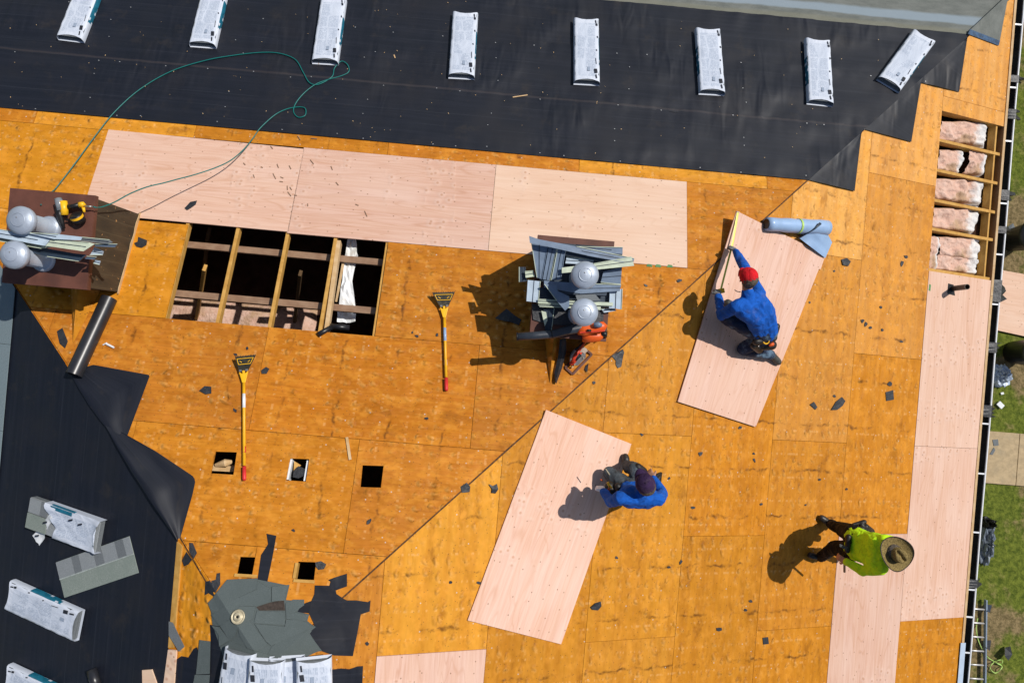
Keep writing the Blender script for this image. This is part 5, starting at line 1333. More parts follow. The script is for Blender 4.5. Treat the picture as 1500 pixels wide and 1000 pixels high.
def hand(mb, el, wr, down, out, g=0.0):
    d = (Vector(wr) - Vector(el)).normalized(); down = Vector(down); down = (down - d * down.dot(d)).normalized(); s = d.cross(down).normalized()
    if s.dot(Vector(out)) < 0: s = -s
    w = Vector(wr)
    for k in (-.028, -.010, .010, .028): cap_(mb, w + s * k * .6, .017 + g, w + d * .078 + s * k, .0135 + g, 8)
    for k, ln in ((-.030, .062), (-.010, .074), (.010, .078), (.030, .070)):
        b = w + d * .085 + s * k; m1 = b + (d * .85 + down * .45).normalized() * ln * .5; m2 = m1 + (d * .35 + down * .9).normalized() * ln * .5
        cap_(mb, b, .0105 + g, m1, .0095 + g, 8); cap_(mb, m1, .0095 + g, m2, .008 + g, 8)
    t0 = w + d * .022 + s * .030; t1 = t0 + (s * .75 + d * .6 + down * .2).normalized() * .040; t2 = t1 + (d * .8 + down * .5 - s * .1).normalized() * .030
    cap_(mb, t0, .014 + g, t1, .012 + g, 8); cap_(mb, t1, .011 + g, t2, .009 + g, 8)
def person(J, label, mats, up, fwd, gloves=(), wrap=0.012, dbg=None):
    g = {k: Vector(v) for k, v in J.items()}
    base = (g['ankL'] + g['ankR']) / 2; base.z = min(g['toeL'].z, g['toeR'].z) - .04
    r = thing('person', base, label, 'person', 'roofers at work')
    lat = (g['shR'] - g['shL']).normalized(); up = Vector(up).normalized(); fwd = Vector(fwd); fwd = (fwd - up * fwd.dot(up)).normalized(); side = up.cross(fwd)
    chest = (g['shL'] + g['shR']) / 2
    hipv = (g['hipR'] - g['hipL']).normalized()
    spine = (chest - g['pel']).normalized()
    belly = g['pel'].lerp(chest, .45) + (g.get('bend', Vector((0, 0, 0))))
    H = g['head']
    def torso(mb, e):
        for k in (-1, 0, 1):
            cap_(mb, g['pel'] + hipv * .078 * k, .108 + e, belly + lat * .072 * k, .102 + e); cap_(mb, belly + lat * .072 * k, .102 + e, chest + lat * .095 * k - spine * .09, .112 + e)
            cap_(mb, chest + lat * .095 * k - spine * .09, .110 + e, chest + lat * .09 * k - spine * .03, .078 + e)
        cap_(mb, g['shL'], .058 + e, g['shR'], .058 + e)
    def arms(mb, e, frac=1.0):
        for s in 'LR':
            cap_(mb, g['sh' + s], .060 + e, g['el' + s], .044 + e); cap_(mb, g['el' + s], .045 + e, g['el' + s].lerp(g['wr' + s], frac), .031 + e)
    def legs(mb, e, frac=1.0, bulk=0.0):
        for s in 'LR':
            cap_(mb, g['hip' + s], .096 + e + bulk, g['kn' + s], .062 + e + bulk); cap_(mb, g['kn' + s], .060 + e, g['kn' + s].lerp(g['ank' + s], .35), .060 + e); cap_(mb, g['kn' + s].lerp(g['ank' + s], .35), .058 + e, g['kn' + s].lerp(g['ank' + s], frac), .040 + e * 1.4)
    mb = MB(); torso(mb, 0); arms(mb, 0); legs(mb, 0)
    cap_(mb, chest, .062, H - up * .06, .056)
    cap_(mb, H + up * .030 - fwd * .02, .088, H + up * .022 + fwd * .006, .086, 16); cap_(mb, H - up * .02 + fwd * .02, .075, H - up * .07 + fwd * .045, .052)
    cap_(mb, H + up * .01 + fwd * .100, .010, H - up * .025 + fwd * .118, .014, 8)                     # nose
    cap_(mb, H - up * .055 + fwd * .092 + side * .018, .009, H - up * .055 + fwd * .092 - side * .018, .009, 8)   # lips
    cap_(mb, H + up * .028 + fwd * .084 + side * .032, .009, H + up * .028 + fwd * .084 - side * .032, .009, 8)   # brow
    for s in (1, -1): cap_(mb, H + side * .088 * s + up * .02, .012, H + side * .094 * s - up * .025, .010, 8)
    for s in 'LR':
        cap_(mb, g['ank' + s], .038, g['toe' + s], .03)
        hand(mb, g['el' + s], g['wr' + s], g.get('down' + s, Vector((0, 0, -1))), fwd)
    fuse(mb, 'body', M['skin'], r, .0075, 3)
    for s in (1, -1):
        mb = MB(); mb.ball(H + up * .012 + fwd * .084 + side * .033 * s, .011); mb.build('eye', M['eye'], r, smooth=True)
    mb = MB(); torso(mb, wrap); arms(mb, wrap, .93); cap_(mb, chest, .070, chest.lerp(H, .35), .066); fuse(mb, 'shirt', M[mats['shirt']], r, .010, 5, .007, 6, 1)
    mb = MB(); legs(mb, wrap + .004, .95, .012 if mats['legs'] == 'black_cloth' else 0)
    for k in (-1, 0, 1): cap_(mb, g['pel'] + hipv * .075 * k, .118 + wrap * .6, g['pel'] + hipv * .075 * k + spine * .03, .114 + wrap * .6)
    fuse(mb, 'trousers', M[mats['legs']], r, .010, 5, .007, 6, 5)
    for s in 'LR':
        mb = MB(); f = (g['toe' + s] - g['ank' + s]).normalized()
        cap_(mb, g['ank' + s] - f * .045, .046, g['toe' + s].lerp(g['ank' + s], .2), .046); cap_(mb, g['ank' + s], .045, g['ank' + s].lerp(g['kn' + s], .22), .050); cap_(mb, g['toe' + s].lerp(g['ank' + s], .25), .048, g['toe' + s], .043)
        b = fuse(mb, 'boot', M[mats['boot']], r, .008, 3)
    for s in gloves:
        mb = MB(); hand(mb, g['el' + s], g['wr' + s], g.get('down' + s, Vector((0, 0, -1))), fwd, .0045); cap_(mb, g['wr' + s].lerp(g['el' + s], .12), .038, g['wr' + s], .034)
        fuse(mb, 'glove', M[mats['glove']], r, .007, 2)
    mb = MB(); cap_(mb, H + up * .015 - fwd * .035, .094, H - up * .03 - fwd * .03, .078, 14); fuse(mb, 'hair', M['hair'], r, .010, 2, .006, 40, 2)
    return r, g, up, fwd, side
def ball_cap(r, H, up, fwd, side, mat, brim=True):
    H = Vector(H); rows = []
    for i in range(9):
        th = math.pi / 2 * i / 8; rr = []
        for j in range(28):
            ph = 2 * math.pi * j / 28; c, s_ = math.cos(ph), math.sin(ph); k = math.cos(th)
            rr.append(H + up * (.035 + .095 * math.sin(th) * (1 - .05 * c)) + fwd * (.112 * k * c - .006) + side * (.100 * k * s_))
        rows.append(rr)
    rows = [[p - up * .03 + (p - H).normalized() * .002 for p in rows[0]]] + rows
    mb = MB(); mb.grid(rows, close=True); mb.ball(H + up * .131, .008); mb.build('cap', M[mat], r, smooth=True)
    if brim:
        rows = []
        for i in range(6):
            e = i / 5; rr = []
            for j in range(13):
                ph = (j / 12 - .5) * 1.9; ext = .110 + e * .060 * math.cos(ph * 1.3) ** .7
                rr.append(H + up * (.024 - .02 * e - .03 * abs(math.sin(ph)) ** 2 * (.6 + e)) + fwd * (ext * math.cos(ph) - .006) + side * ((.098 + (ext - .112) * .1) * math.sin(ph)))
            rows.append(rr)
        mb = MB(); mb.grid(rows); mb.grid([[p - up * .004 for p in q] for q in rows]); mb.build('brim', M[mat], r, smooth=True)
def blob(r, name, mat, segs, parent=None):
    mb = MB()
    for (p, ra, q, rb) in segs: cap_(mb, p, ra, q, rb, 10)
    return fuse(mb, name, M[mat], parent or r, .009, 2)
J = A2
# the man in the red cap, on one knee over the loose sheet
LIFT = .034
w1 = dict(pel=J(1117, 484, .46), shL=J(1078, 449, .74), shR=J(1112, 430, .76), head=J(1096, 407, .86),
          elL=J(1057, 462, .50), wrL=J(1052, 432, .22), elR=J(1090, 390, .52), wrR=J(1077, 368, .22),
          hipL=J(1104, 484, .43), hipR=J(1125, 490, .42), knL=J(1064, 466, .42), ankL=J(1083, 455, .13), toeL=J(1066, 443, .08),
          knR=J(1089, 511, .11), ankR=J(1130, 519, .13), toeR=J(1140, 530, .07), bend=Vector((.03, .03, .06)), downL=Vector((.1, .2, -1)), downR=Vector((-.3, .1, -1)))
r1, g, up, fwd, side = person(w1, 'kneeling man in a red cap and blue jersey stretching a yellow tape', dict(shirt='blue_cloth', legs='jeans_blue', boot='boot_grey', glove='glove'), (-.12, .62, .78), (-.35, .80, -.62), 'LR')
ball_cap(r1, g['head'], up, fwd, side, 'red_cloth')
blob(r1, 'tool_belt', 'leather', [(J(1108, 500, .44), .05, J(1132, 494, .48), .055), (J(1132, 494, .48), .05, J(1138, 478, .5), .04), (J(1118, 506, .34), .06, J(1130, 505, .36), .065), (J(1104, 506, .36), .045, J(1112, 512, .26), .05)])
mb = MB()
c = J(1122, 500, .50); mb.tube([c + Vector((.035 * math.cos(a), .028 * math.sin(a), .01 * math.sin(2 * a))) for a in np.linspace(0, 2 * math.pi, 15)], .008, 8); mb.tube([J(1119, 494, .52), J(1123, 491.5, .53), J(1128, 493, .52), J(1131, 496, .52)], .008, 8); mb.build('tool', M['yellow_tool'], r1, smooth=True)
mb = MB(); mb.ball(J(1131, 504, .46), .026); mb.tube([J(1127, 506, .46), J(1133, 503, .47)], .018, 8); mb.build('tool', M['orange'], r1, smooth=True)
mb = MB(); mb.tube([J(1076, 424.5, .83), J(1080, 427, .84), J(1085, 427.5, .86)], .005, 6); mb.build('pencil', M['black'], r1)
mb = MB(); mb.ball(J(1111, 507, .42), .010); mb.build('tool', M['steel'], r1)
# his tape measure: the case in his left hand, the blade run out along the sheet edge
tp = thing('tape_measure', J(1055, 425, .16), 'yellow tape measure pulled out along the edge of the loose sheet', 'tape measure')
mb = MB(); a, b = J(1056, 424, .19), J(1081, 311, .045); mid = J(1073, 357, .10); n = 18
L_, R_ = [], []
for i in range(n + 1):
    k = i / n; q = a + (mid - a) * (k / .58) if k < .58 else mid + (b - mid) * ((k - .58) / .42)
    s_ = Vector((.95, .3, -.1)).normalized() * .0135; L_.append(q - s_); R_.append(q + s_)
mb.grid([L_, [(p + q) / 2 - Vector((0, 0, .002)) for p, q in zip(L_, R_)], R_]); mb.build('blade', M['yellow_tape'], tp, smooth=True)
mb = MB(); mb.box(J(1056.5, 426, .18), Vector((.035, .01, 0)), Vector((-.008, .028, 0)), Vector((0, 0, .02))); mb.build('case', M['yellow_tool'], tp, bevel=.006)
mb = MB(); mb.beam(b + Vector((-.016, .005, 0)), b + Vector((.016, .005, 0)), .004, .02); mb.build('hook', M['steel'], tp)

# the man in the dark cap, kneeling at the second sheet
w2 = dict(pel=J(930, 716, .50), shL=J(908, 729, .97), shR=J(964, 731, 1.0), head=J(945, 708, 1.17),
          elL=J(895, 735, .72), wrL=J(884, 719, .50), elR=J(971, 722, .72), wrR=J(957, 700, .55),
          hipL=J(920, 715, .48), hipR=J(940, 712, .48), knL=J(893, 693, .22), ankL=J(922, 727, .12), toeL=J(932, 733, .07),
          knR=J(930, 687, .48), ankR=J(918, 682, .12), toeR=J(916, 669, .07), bend=Vector((.0, -.04, 0)), downL=Vector((-.3, .3, -1)), downR=Vector((0, .3, -1)))
r2, g, up, fwd, side = person(w2, 'man in a dark purple cap and blue jersey kneeling at the pale sheet', dict(shirt='blue_cloth', legs='jeans', boot='boot', glove='white'), (-.16, .22, .95), (-.45, .85, -.35), 'L')
ball_cap(r2, g['head'], up, fwd, side, 'purple_cloth')
blob(r2, 'tool_belt', 'leather', [(J(893, 712, .42), .06, J(899, 724, .45), .06), (J(894, 716, .32), .055, J(900, 714, .3), .06), (J(905, 712, .52), .04, J(912, 728, .55), .04), (J(934, 684, .52), .05, J(942, 690, .52), .05)])
blob(r2, 'pouch', 'leather', [(J(958, 699, .50), .035, J(968, 692, .48), .012), (J(962, 706, .50), .035, J(968, 694, .48), .012), (J(966, 708, .46), .02, J(969, 692, .46), .012)])
mb = MB(); mb.tube([J(890, 706, .55), J(893, 712, .56), J(896, 714, .55)], [.012, .016, .010], 8); mb.build('tool', M['yellow_tool'], r2, smooth=True)
mb = MB(); mb.tube([J(893, 713, .56), J(891, 718, .54)], .011, 8); mb.tube([J(880, 702, .54), J(883, 704, .54)], .008, 8); mb.build('tool', M['orange'], r2, smooth=True)
mb = MB(); mb.tube([J(887, 686, .52), J(893, 695, .52)], .006, 6); mb.build('tool', M['tan_metal'], r2)

# the man in the lime shirt and straw hat, standing at the eave sheets
w3 = dict(pel=J(1252, 795, .90), shL=J(1295, 791, 1.36), shR=J(1291, 832, 1.36), head=J(1309, 809, 1.52),
          elL=J(1318, 795, 1.10), wrL=J(1328, 806, 1.02), elR=J(1264, 836, 1.13), wrR=J(1239, 822, .93),
          hipL=J(1251, 783, .86), hipR=J(1250, 806, .86), knL=J(1234, 775, .46), ankL=J(1220, 770, .12), toeL=J(1209, 761, .06),
          knR=J(1222, 802, .46), ankR=J(1208, 815, .12), toeR=J(1197, 815, .06), bend=Vector((.0, 0, 0)), downL=Vector((0, 0, -1)), downR=Vector((.3, .2, -1)))
w3['toeL'] = w3['ankL'] + Vector((.16, -.05, -.13)) * .9; w3['toeR'] = w3['ankR'] + Vector((.16, -.06, -.13)) * .9
w3['ankL'] = J(1216, 767, .09); w3['ankR'] = J(1201, 816, .09)
w3['toeL'] = w3['ankL'] + Vector((-.12, .07, .0)); w3['toeR'] = w3['ankR'] + Vector((-.13, .02, .0))
for k in ('toeL', 'toeR'): w3[k].z = roof_z(w3[k].x, w3[k].y) + .055
r3, g, up, fwd, side = person(w3, 'standing man in a lime green jersey, black trousers and straw hat', dict(shirt='lime_cloth', legs='black_cloth', boot='boot'), (.06, .0, 1), (.72, -.66, -.2))
H = g['head'] + up * .055
f2 = Vector((.70, -.70, 0)).normalized(); f2 = (f2 - up * f2.dot(up)).normalized(); s2 = up.cross(f2)
rows, uvs = [], []
for i in range(9):
    e = i / 8; rr, uu = [], []
    for j in range(49):
        ph = 2 * math.pi * j / 48; c, s_ = math.cos(ph), math.sin(ph); rx = .098 + (.110 * e); ry = .080 + (.098 * e)
        p = H + f2 * rx * c + s2 * ry * s_ + up * (.055 * e ** 2 * abs(s_) ** 2 - .025 * e * c * c * (1 if c > 0 else .6)); rr.append(p); uu.append((rx * c * 4, ry * s_ * 4))
    rows.append(rr); uvs.append(uu)
mb = MB(); mb.grid(rows, uvs=uvs); mb.grid([[p - up * .004 for p in q] for q in rows], uvs=uvs); mb.build('hat_brim', M['straw'], r3, smooth=True)
mb = MB(); mb.tube(rows[-1], .0055, 6, cap=False); mb.build('hat_binding', M['boot'], r3, smooth=True)
rows, uvs = [], []
for i in range(13):
    e = i / 12; rr, uu = [], []
    for j in range(49):
        ph = 2 * math.pi * j / 48; c, s_ = math.cos(ph), math.sin(ph)
        if e < .6: k = e / .6; rad = 1 - .14 * k; z = .115 * k
        else: k = (e - .6) / .4; rad = .86 * (1 - k); z = .115 + .012 * math.sin(k * math.pi / 2)
        x, y = .098 * rad * c, .080 * rad * s_
        if e > .4:
            m_ = min(1, (e - .4) / .3); z -= m_ * .045 * math.exp(-(y / .018) ** 2) * (1 if x > -.09 else .5)
            y *= 1 - .30 * m_ * max(0, x / .09) * (1 if e < .99 else 0)
            z -= m_ * .022 * max(0, x / .09)
        rr.append(H + f2 * x + s2 * y + up * z); uu.append((x * 4 + z * 2, y * 4 + z * 2))
    rows.append(rr); uvs.append(uu)
mb = MB(); mb.grid(rows, uvs=uvs); mb.build('hat_crown', M['straw'], r3, smooth=True)
mb = MB(); mb.grid([[H + f2 * .100 * math.cos(a) + s2 * .082 * math.sin(a) + up * z for a in np.linspace(0, 2 * math.pi, 49)] for z in (.002, .022)]); mb.build('hat_band', M['boot'], r3, smooth=True)
blob(r3, 'tool_belt', 'leather', [(J(1243, 786, .95), .035, J(1241, 806, .95), .035), (J(1262, 775, .92), .05, J(1274, 782, .84), .055), (J(1268, 771, .88), .04, J(1276, 778, .74), .045)])
blob(r3, 'pouch', 'leather', [(J(1250, 768, .85), .022, J(1266, 764, .9), .03), (J(1262, 768, .9), .03, J(1266, 776, .92), .04)])
mb = MB(); mb.tube([J(1236, 814, .86), J(1237, 824, .72), J(1237, 837, .60)], [.016, .014, .014], 8); mb.build('hammer_handle', M['black'], r3, smooth=True)
mb = MB(); mb.slab([J(1230, 796, 1.00), J(1242, 801, 1.02), J(1240, 806, 1.02), J(1230, 800, 1.00)], .006); mb.build('pocket_trim', M['boot_grey'], r3)

# ================================================================== SMALL SCRAPS ON THE DECK
def chip(x, y, r, label, group, mat='scrap', asp=1.0, ang=None, h=-.004, cl=.004, name='felt_scrap', cat='felt scrap'):
    n = rng.randint(6, 9); a0 = rng.uniform(0, 6.28) if ang is None else ang; q = []
    for k in range(n):
        a = 2 * math.pi * k / n + rng.uniform(-.25, .25); rr = r * rng.uniform(.6, 1.15)
        u, v = rr * math.cos(a) * asp, rr * math.sin(a); q.append((x + u * math.cos(a0) - v * math.sin(a0), y + u * math.sin(a0) + v * math.cos(a0)))
    o = drape(q, h + .012, .003, M[mat], name, None, None, .05, cl)
    if o: tag(o, label, cat, group)
big = [([(203, 347), (208, 349), (216, 352), (215, 359), (208, 363), (200, 361), (197, 356), (202, 354)], 'dark felt scrap with a grey tip between the left chimney and the roof opening'),
       ([(725, 466), (742, 452), (748, 457), (754, 462), (764, 468), (760, 476), (746, 471), (738, 470)], 'bow-tie felt scrap in the shadow of the central chimney'),
       ([(896, 521), (912, 511), (914, 516), (912, 525), (910, 537), (905, 539), (902, 534), (902, 528)], 'tapering felt scrap at the hip right of the circular saw'),
       ([(865, 888), (872, 882), (880, 880), (881, 887), (876, 893), (868, 892)], 'leaf shaped felt scrap right of the pale loose sheet'),
       ([(1217, 600), (1224, 588), (1233, 581), (1238, 587), (1234, 594), (1226, 600)], 'curled felt scrap with a black shadow, right of the first loose sheet'),
       ([(292, 572), (300, 565), (310, 566), (310, 576), (302, 577)], 'dark felt scrap left of the skewed shovel'),
       ([(271, 305), (279, 296), (289, 294), (287, 300), (280, 305), (275, 308)], 'dark felt scrap on the new sheet left of the roof opening'),
       ([(1297, 574), (1308, 571), (1309, 585), (1298, 587)], 'square grey felt scrap near the pink eave sheets'),
       ([(84, 485), (92, 480), (100, 500), (96, 510), (88, 503)], 'ragged felt scrap beside the saddle of the left chimney'),
       ([(1117, 933), (1125, 932), (1126, 942), (1118, 943)], 'square felt scrap at the bottom, left of the pink column'),
       ([(716, 708), (722, 711), (728, 708), (730, 716), (726, 722), (720, 721), (721, 715)], 'dark torn scrap left of the pale loose sheet, near the hip'),
       ([(675, 712), (684, 706), (689, 712), (688, 720), (677, 721)], 'dark felt scrap on the hip left of the pale loose sheet'),
       ([(1186, 592), (1192, 588), (1197, 596), (1194, 600)], 'small felt scrap left of the curled one'),
       ([(1232, 380), (1240, 378), (1246, 383), (1242, 390), (1234, 388)], 'grey felt scrap below the cream sheet beside the blue roll'),
       ([(383, 542), (390, 537), (395, 540), (391, 547), (384, 547)], 'dark oval felt scrap between the two shovels'),
       ([(858, 535), (862, 532), (860, 545), (856, 541)], 'small felt scrap just right of the circular saw')]
for q, lab in big:
    o = drape(q, .010, .003, M['scrap'], 'felt_scrap', None, lab, .05, .012); tag(o, None, 'felt scrap', 'felt scraps strewn over the deck')
tiny = [(345, 519, 3), (362, 510, 3), (1268, 475, 4), (1263, 470, 3.5), (1275, 480, 3), (1303, 562, 4), (1292, 483, 3), (1321, 386, 4), (1327, 376, 3.5), (1026, 664, 4), (1104, 664, 2.5), (1084, 626, 3), (1105, 674, 2.5), (1115, 738, 3), (1015, 743, 2.5), (1053, 921, 4.5), (1180, 739, 2.5), (1163, 407, 2.5), (1222, 397, 2), (625, 612, 3), (604, 487, 2.5), (940, 636, 3), (870, 560, 3.5), (946, 418, 3), (995, 411, 3.5), (640, 490, 3), (611, 492, 3), (1100, 880, 3), (1092, 893, 3), (1290, 450, 2.5), (1172, 445, 2.5), (1186, 443, 2), (540, 763, 4), (345, 601, 3), (430, 776, 2.5), (538, 942, 4), (980, 830, 3), (997, 823, 3.5), (903, 816, 3), (702, 853, 4), (1222, 580, 2.5), (338, 77, 5), (1150, 246, 4), (1200, 702, 2.5), (1240, 716, 2.5), (1320, 500, 2.5), (980, 700, 3), (660, 852, 3)]
for x, y, r_ in tiny: chip(x, y, r_ * .78, 'tiny dark felt scrap on the wooden deck', 'tiny felt scraps strewn over the deck', asp=rng.uniform(1, 1.8))
# splinters: brown ones on the new sheets, pale ones on the felt
spl = [(402, 258, 9, 1.1), (407, 243, 6, 1.2), (413, 260, 5, .4), (424, 284, 8, .9), (421, 275, 6, 1.5), (398, 216, 5, .9), (372, 258, 5, 1.2), (425, 245, 6, 1.1), (457, 237, 8, .9), (486, 246, 6, 1.2), (494, 269, 6, .9), (536, 313, 9, 1.15), (523, 300, 5, .4), (412, 266, 5, .2), (426, 276, 5, 1), (358, 240, 4, .8), (384, 245, 3, .5), (438, 202, 7, 1.0), (433, 286, 4, .1), (460, 203, 9, .1), (451, 300, 4, 1.5)]
for i, (x, y, L_, a) in enumerate(spl):
    dx, dy = math.cos(a) * L_ / 2, math.sin(a) * L_ / 2; mb = MB(); mb.beam(A1(x - dx, y - dy, .012), A1(x + dx, y + dy, .012), .009, .004, N1)
    tag(mb.build('splinter', M['lumber_brown'], None, base=A1(x, y)), 'brown wood splinter on the new pink sheets', 'splinter', 'brown splinters on the new sheets')
for x, y, L_, a, lab in ((762, 141, 22, -.15, 'pale wood splinter lying on the felt below the bundles'), (578, 83, 5, 1.2, 'tiny pale splinter on the felt in the middle')):
    dx, dy = math.cos(a) * L_ / 2, math.sin(a) * L_ / 2; mb = MB(); mb.beam(A1(x - dx, y - dy, .024), A1(x + dx, y + dy, .024), .014, .006, N1); tag(mb.build('splinter', M['lumber_pale'], None, base=A1(x, y)), lab, 'splinter')
mb = MB(); mb.beam(A1(508, 640, .012), A1(513, 673, .012), .03, .008, N1); tag(mb.build('wood_strip', M['lumber_pale'], None, base=A1(510, 655)), 'thin wood strip below the roof opening', 'wood strip')
mb = MB(); mb.tube([A1(155, 503, .02), A1(167, 509, .015)], .012, 8); mb.tube([A1(151, 505, .015), A1(156, 502, .03), A1(158, 506, .01)], .008, 6); tag(mb.build('caulk_nozzle', M['white'], None, base=A1(160, 506)), 'small white nozzle with dark bits beside the felt roll', 'nozzle')
mb = MB(); mb.slab([A3(*q, .03) for q in ((208, 981), (222, 980), (229, 1000), (226, 1030), (209, 1030))], .014, N3); tag(mb.build('plywood_offcut', M['new_ply'], None, base=A3(218, 1000)), 'pink plywood offcut at the bottom on the left felt', 'plywood offcut')
mb = MB(); mb.tube([A3(134, 980, .05), A3(143, 1010, .06)], .055, 16); tag(mb.build('felt_core', M['roll_black'], None, smooth=True, base=A3(138, 995)), 'short dark felt roll at the bottom of the left felt', 'felt roll')
# sawdust and staples
mb = MB()
for k in range(190):
    x, y = rng.uniform(0, 1400), rng.uniform(0, 270)
    p = A1(x, y)
    s = (EAVE - p.y) / CS
    if not (1.0 < s < 3.4) or p.x > p.y - .1: continue
    p = A1(x, y, .026); r_ = rng.uniform(.003, .008); a = rng.uniform(0, 6.28)
    mb.beam(p - Vector((math.cos(a), math.sin(a), 0)) * r_, p + Vector((math.cos(a), math.sin(a), 0)) * r_, r_ * .9, .004)
tag(mb.build('wood_crumbs', M['lumber_pale'], None, base=A1(700, 130)), 'crumbs of wood scattered over the black felt', 'wood crumbs', kind='stuff')
mb = MB()
for s_ in (2.57, 1.70, 3.39):
    X = -13
    while X < EAVE - s_ * CS - .1:
        X += rng.uniform(.2, 1.1); mb.box(P1c(X, s_ + rng.uniform(-.03, .03), .020), (.007, 0, 0), (0, .0045, 0), (0, 0, .002))
for X0 in np.arange(-13, -2, 1.7):
    for s_ in (2.0, 2.25, 2.85, 3.1):
        if X0 < EAVE - s_ * CS - .1: mb.box(P1c(X0 + rng.uniform(-.1, .1), s_ + rng.uniform(-.1, .1), .022), (.006, 0, 0), (0, .004, 0), (0, 0, .002))
tag(mb.build('staples', M['staple'], None, base=A1(700, 130)), 'pale cap staples along the laps of the black felt', 'staples', kind='stuff')

# ================================================================== EAVE AND GARDEN
for i, (x, y, wd, lab) in enumerate(((1486, 117, .10, 'black scrap over the gutter lip near the top, small'), (1485, 169, .14, 'black scrap over the gutter lip level with the first batt'), (1474, 287, .15, 'black scrap over the gutter lip level with the fourth batt'), (1471, 338, .10, 'black scrap over the gutter lip above the plywood on the lawn'),
                                       (1465, 427, .32, 'large ragged black scrap over the gutter beside the plumbing vent'), (1455, 509, .15, 'black scrap over the gutter lip above the crumpled film'), (1450, 602, .17, 'black scrap over the gutter lip above the path'), (1434, 853, .12, 'black scrap over the gutter lip above the ladder'))):
    Y = A2(x, y).y; p = Vector((gx + .10, Y, gz + .018)); mb = MB(); n = 6
    L_ = [Vector((gx + .00 + .02 * rng.random(), Y + wd * (k / n - .5), gz + .012 + .01 * rng.random())) for k in range(n + 1)]
    m_ = [Vector((gx + .125, q.y, gz + .028)) for q in L_]
    R_ = [Vector((gx + .17 + .11 * rng.random(), q.y + .02 * rng.random(), gz - .05 - .05 * rng.random())) for q in L_]
    mb.grid([L_, m_, R_]); tag(mb.build('gutter_scrap', M['scrap'], None, base=p), lab, 'felt scrap', 'black scraps caught on the gutter')
def G(x, y, h=0.0): return AZ(x, y, GROUND + h)
# ladder lying on the lawn by the wall
ld = thing('ladder', G(1432, 960), 'aluminium ladder lying on the lawn below the gutter', 'ladder')
a0, a1 = G(1444, 878, .10), G(1441, 1090, .10); b0, b1 = G(1414, 876, .10), G(1411, 1088, .10)
for a, b in ((a0, a1), (b0, b1)):
    mb = MB(); mb.beam(a, b, .03, .085); mb.build('rail', plain('blue_grey_rail', (.26, .32, .40), .4, .3, .1), ld, bevel=.004)
for k in range(11):
    v = (k + .7) / 10.4; mb = MB(); mb.tube([b0 + (b1 - b0) * v, a0 + (a1 - a0) * v], .019, 10); mb.build('rung', M['alu'], ld, smooth=True)
mb = MB(); q = bez([(1432, 905), (1430, 920), (1434, 940), (1445, 960), (1456, 968), (1466, 972), (1468, 966), (1458, 968), (1450, 977), (1458, 985), (1468, 976), (1460, 971)], 6)
mb.tube([G(*p, .05 + .03 * math.sin(i)) for i, p in enumerate(q)], .011, 6); tag(mb.build('cord', M['lime'], None, smooth=True, base=G(1455, 970)), 'yellow green cord looped beside the ladder', 'cord')
# plywood on the lawn
mb = MB(); pl = [G(1440, 398, .06), G(1530, 396, .06), G(1530, 500, .06), G(1440, 480, .06)]
mb.slab([G(1452, 393, .07), G(1560, 412, .07), G(1545, 502, .07), G(1440, 479, .07)], .04, NZ, [(0, 0), (1.6, 0), (1.6, 1.2), (0, 1.2)]); o = mb.build('plywood_sheet', M['new_ply'], None, base=G(1490, 445)); o.color = (.5, 1.0, 0, 1)
tag(o, 'plywood sheet lying on the lawn beyond the gutter', 'plywood sheet')
def bin_(c, label):
    p = G(*c); r = thing('rubbish_bin', p, label, 'rubbish bin', 'black bins on the lawn'); mb = MB(); mb.lathe(p, (0, 0, 1), [(.0, .01), (.24, .01), (.30, .75), (.32, .78)], 20); mb.build('body', M['black'], r, smooth=True)
    mb = MB(); mb.lathe(p, (0, 0, 1), [(.34, .76), (.345, .82), (.30, .86), (.15, .90), (0, .91)], 24); mb.build('lid', M['pvc_black'], r, smooth=True)
    mb = MB(); mb.tube([p + Vector((-.08, 0, .9)), p + Vector((-.05, 0, .94)), p + Vector((.05, 0, .94)), p + Vector((.08, 0, .9))], .015, 8); mb.build('handle', M['black'], r, smooth=True)
bin_((1480, 352), 'black lidded bin on the lawn, above the plywood'); bin_((1484, 516), 'black lidded bin on the lawn, below the plywood')
def crumple(c, rx, ry, hz_, mat, label, cat, name, seed):
    p = G(*c); mb = MB(); rows = []
    for i in range(15):
        th = math.pi / 2 * i / 14; rr = []
        for j in range(30):
            ph = 2 * math.pi * j / 30; k = 1 + .45 * mnoise.noise(Vector((math.cos(ph) * 2 + seed, math.sin(ph) * 2, th * 3))) + .25 * mnoise.noise(Vector((math.cos(ph) * 6, math.sin(ph) * 6 + seed, th * 7)))
            rr.append(p + Vector((rx * k * math.cos(ph) * math.cos(th), ry * k * math.sin(ph) * math.cos(th), hz_ * k * math.sin(th))))
        rows.append(rr)
    mb.grid(rows, close=True); return tag(mb.build(name, M[mat], None, base=p), label, cat)
crumple((1463, 550), .20, .24, .22, 'tarp', 'crumpled pale blue plastic film on the lawn below the gutter', 'plastic film', 'plastic_film', 3)
crumple((1441, 795), .15, .45, .25, 'bag', 'grey plastic bag bunched on the lawn against the house', 'plastic bag', 'plastic_bag', 8)
crumple((1443, 764), .13, .12, .3, 'black', 'black knot of plastic above the grey bag', 'plastic bag', 'plastic_bag', 5)
mb = MB(); mb.slab([G(*q, .06) for q in ((1460, 592), (1465, 587), (1472, 594), (1467, 599))], .03, NZ); tag(mb.build('packet', M['white'], None, base=G(1466, 593), bevel=.006), 'small white packet on the grass', 'packet')
mb = MB(); mb.slab([G(*q, .04) for q in ((1466, 575), (1470, 574), (1471, 577), (1467, 578))], .02, NZ); tag(mb.build('packet', M['white'], None, base=G(1468, 576)), 'tiny white litter above the packet', 'litter')
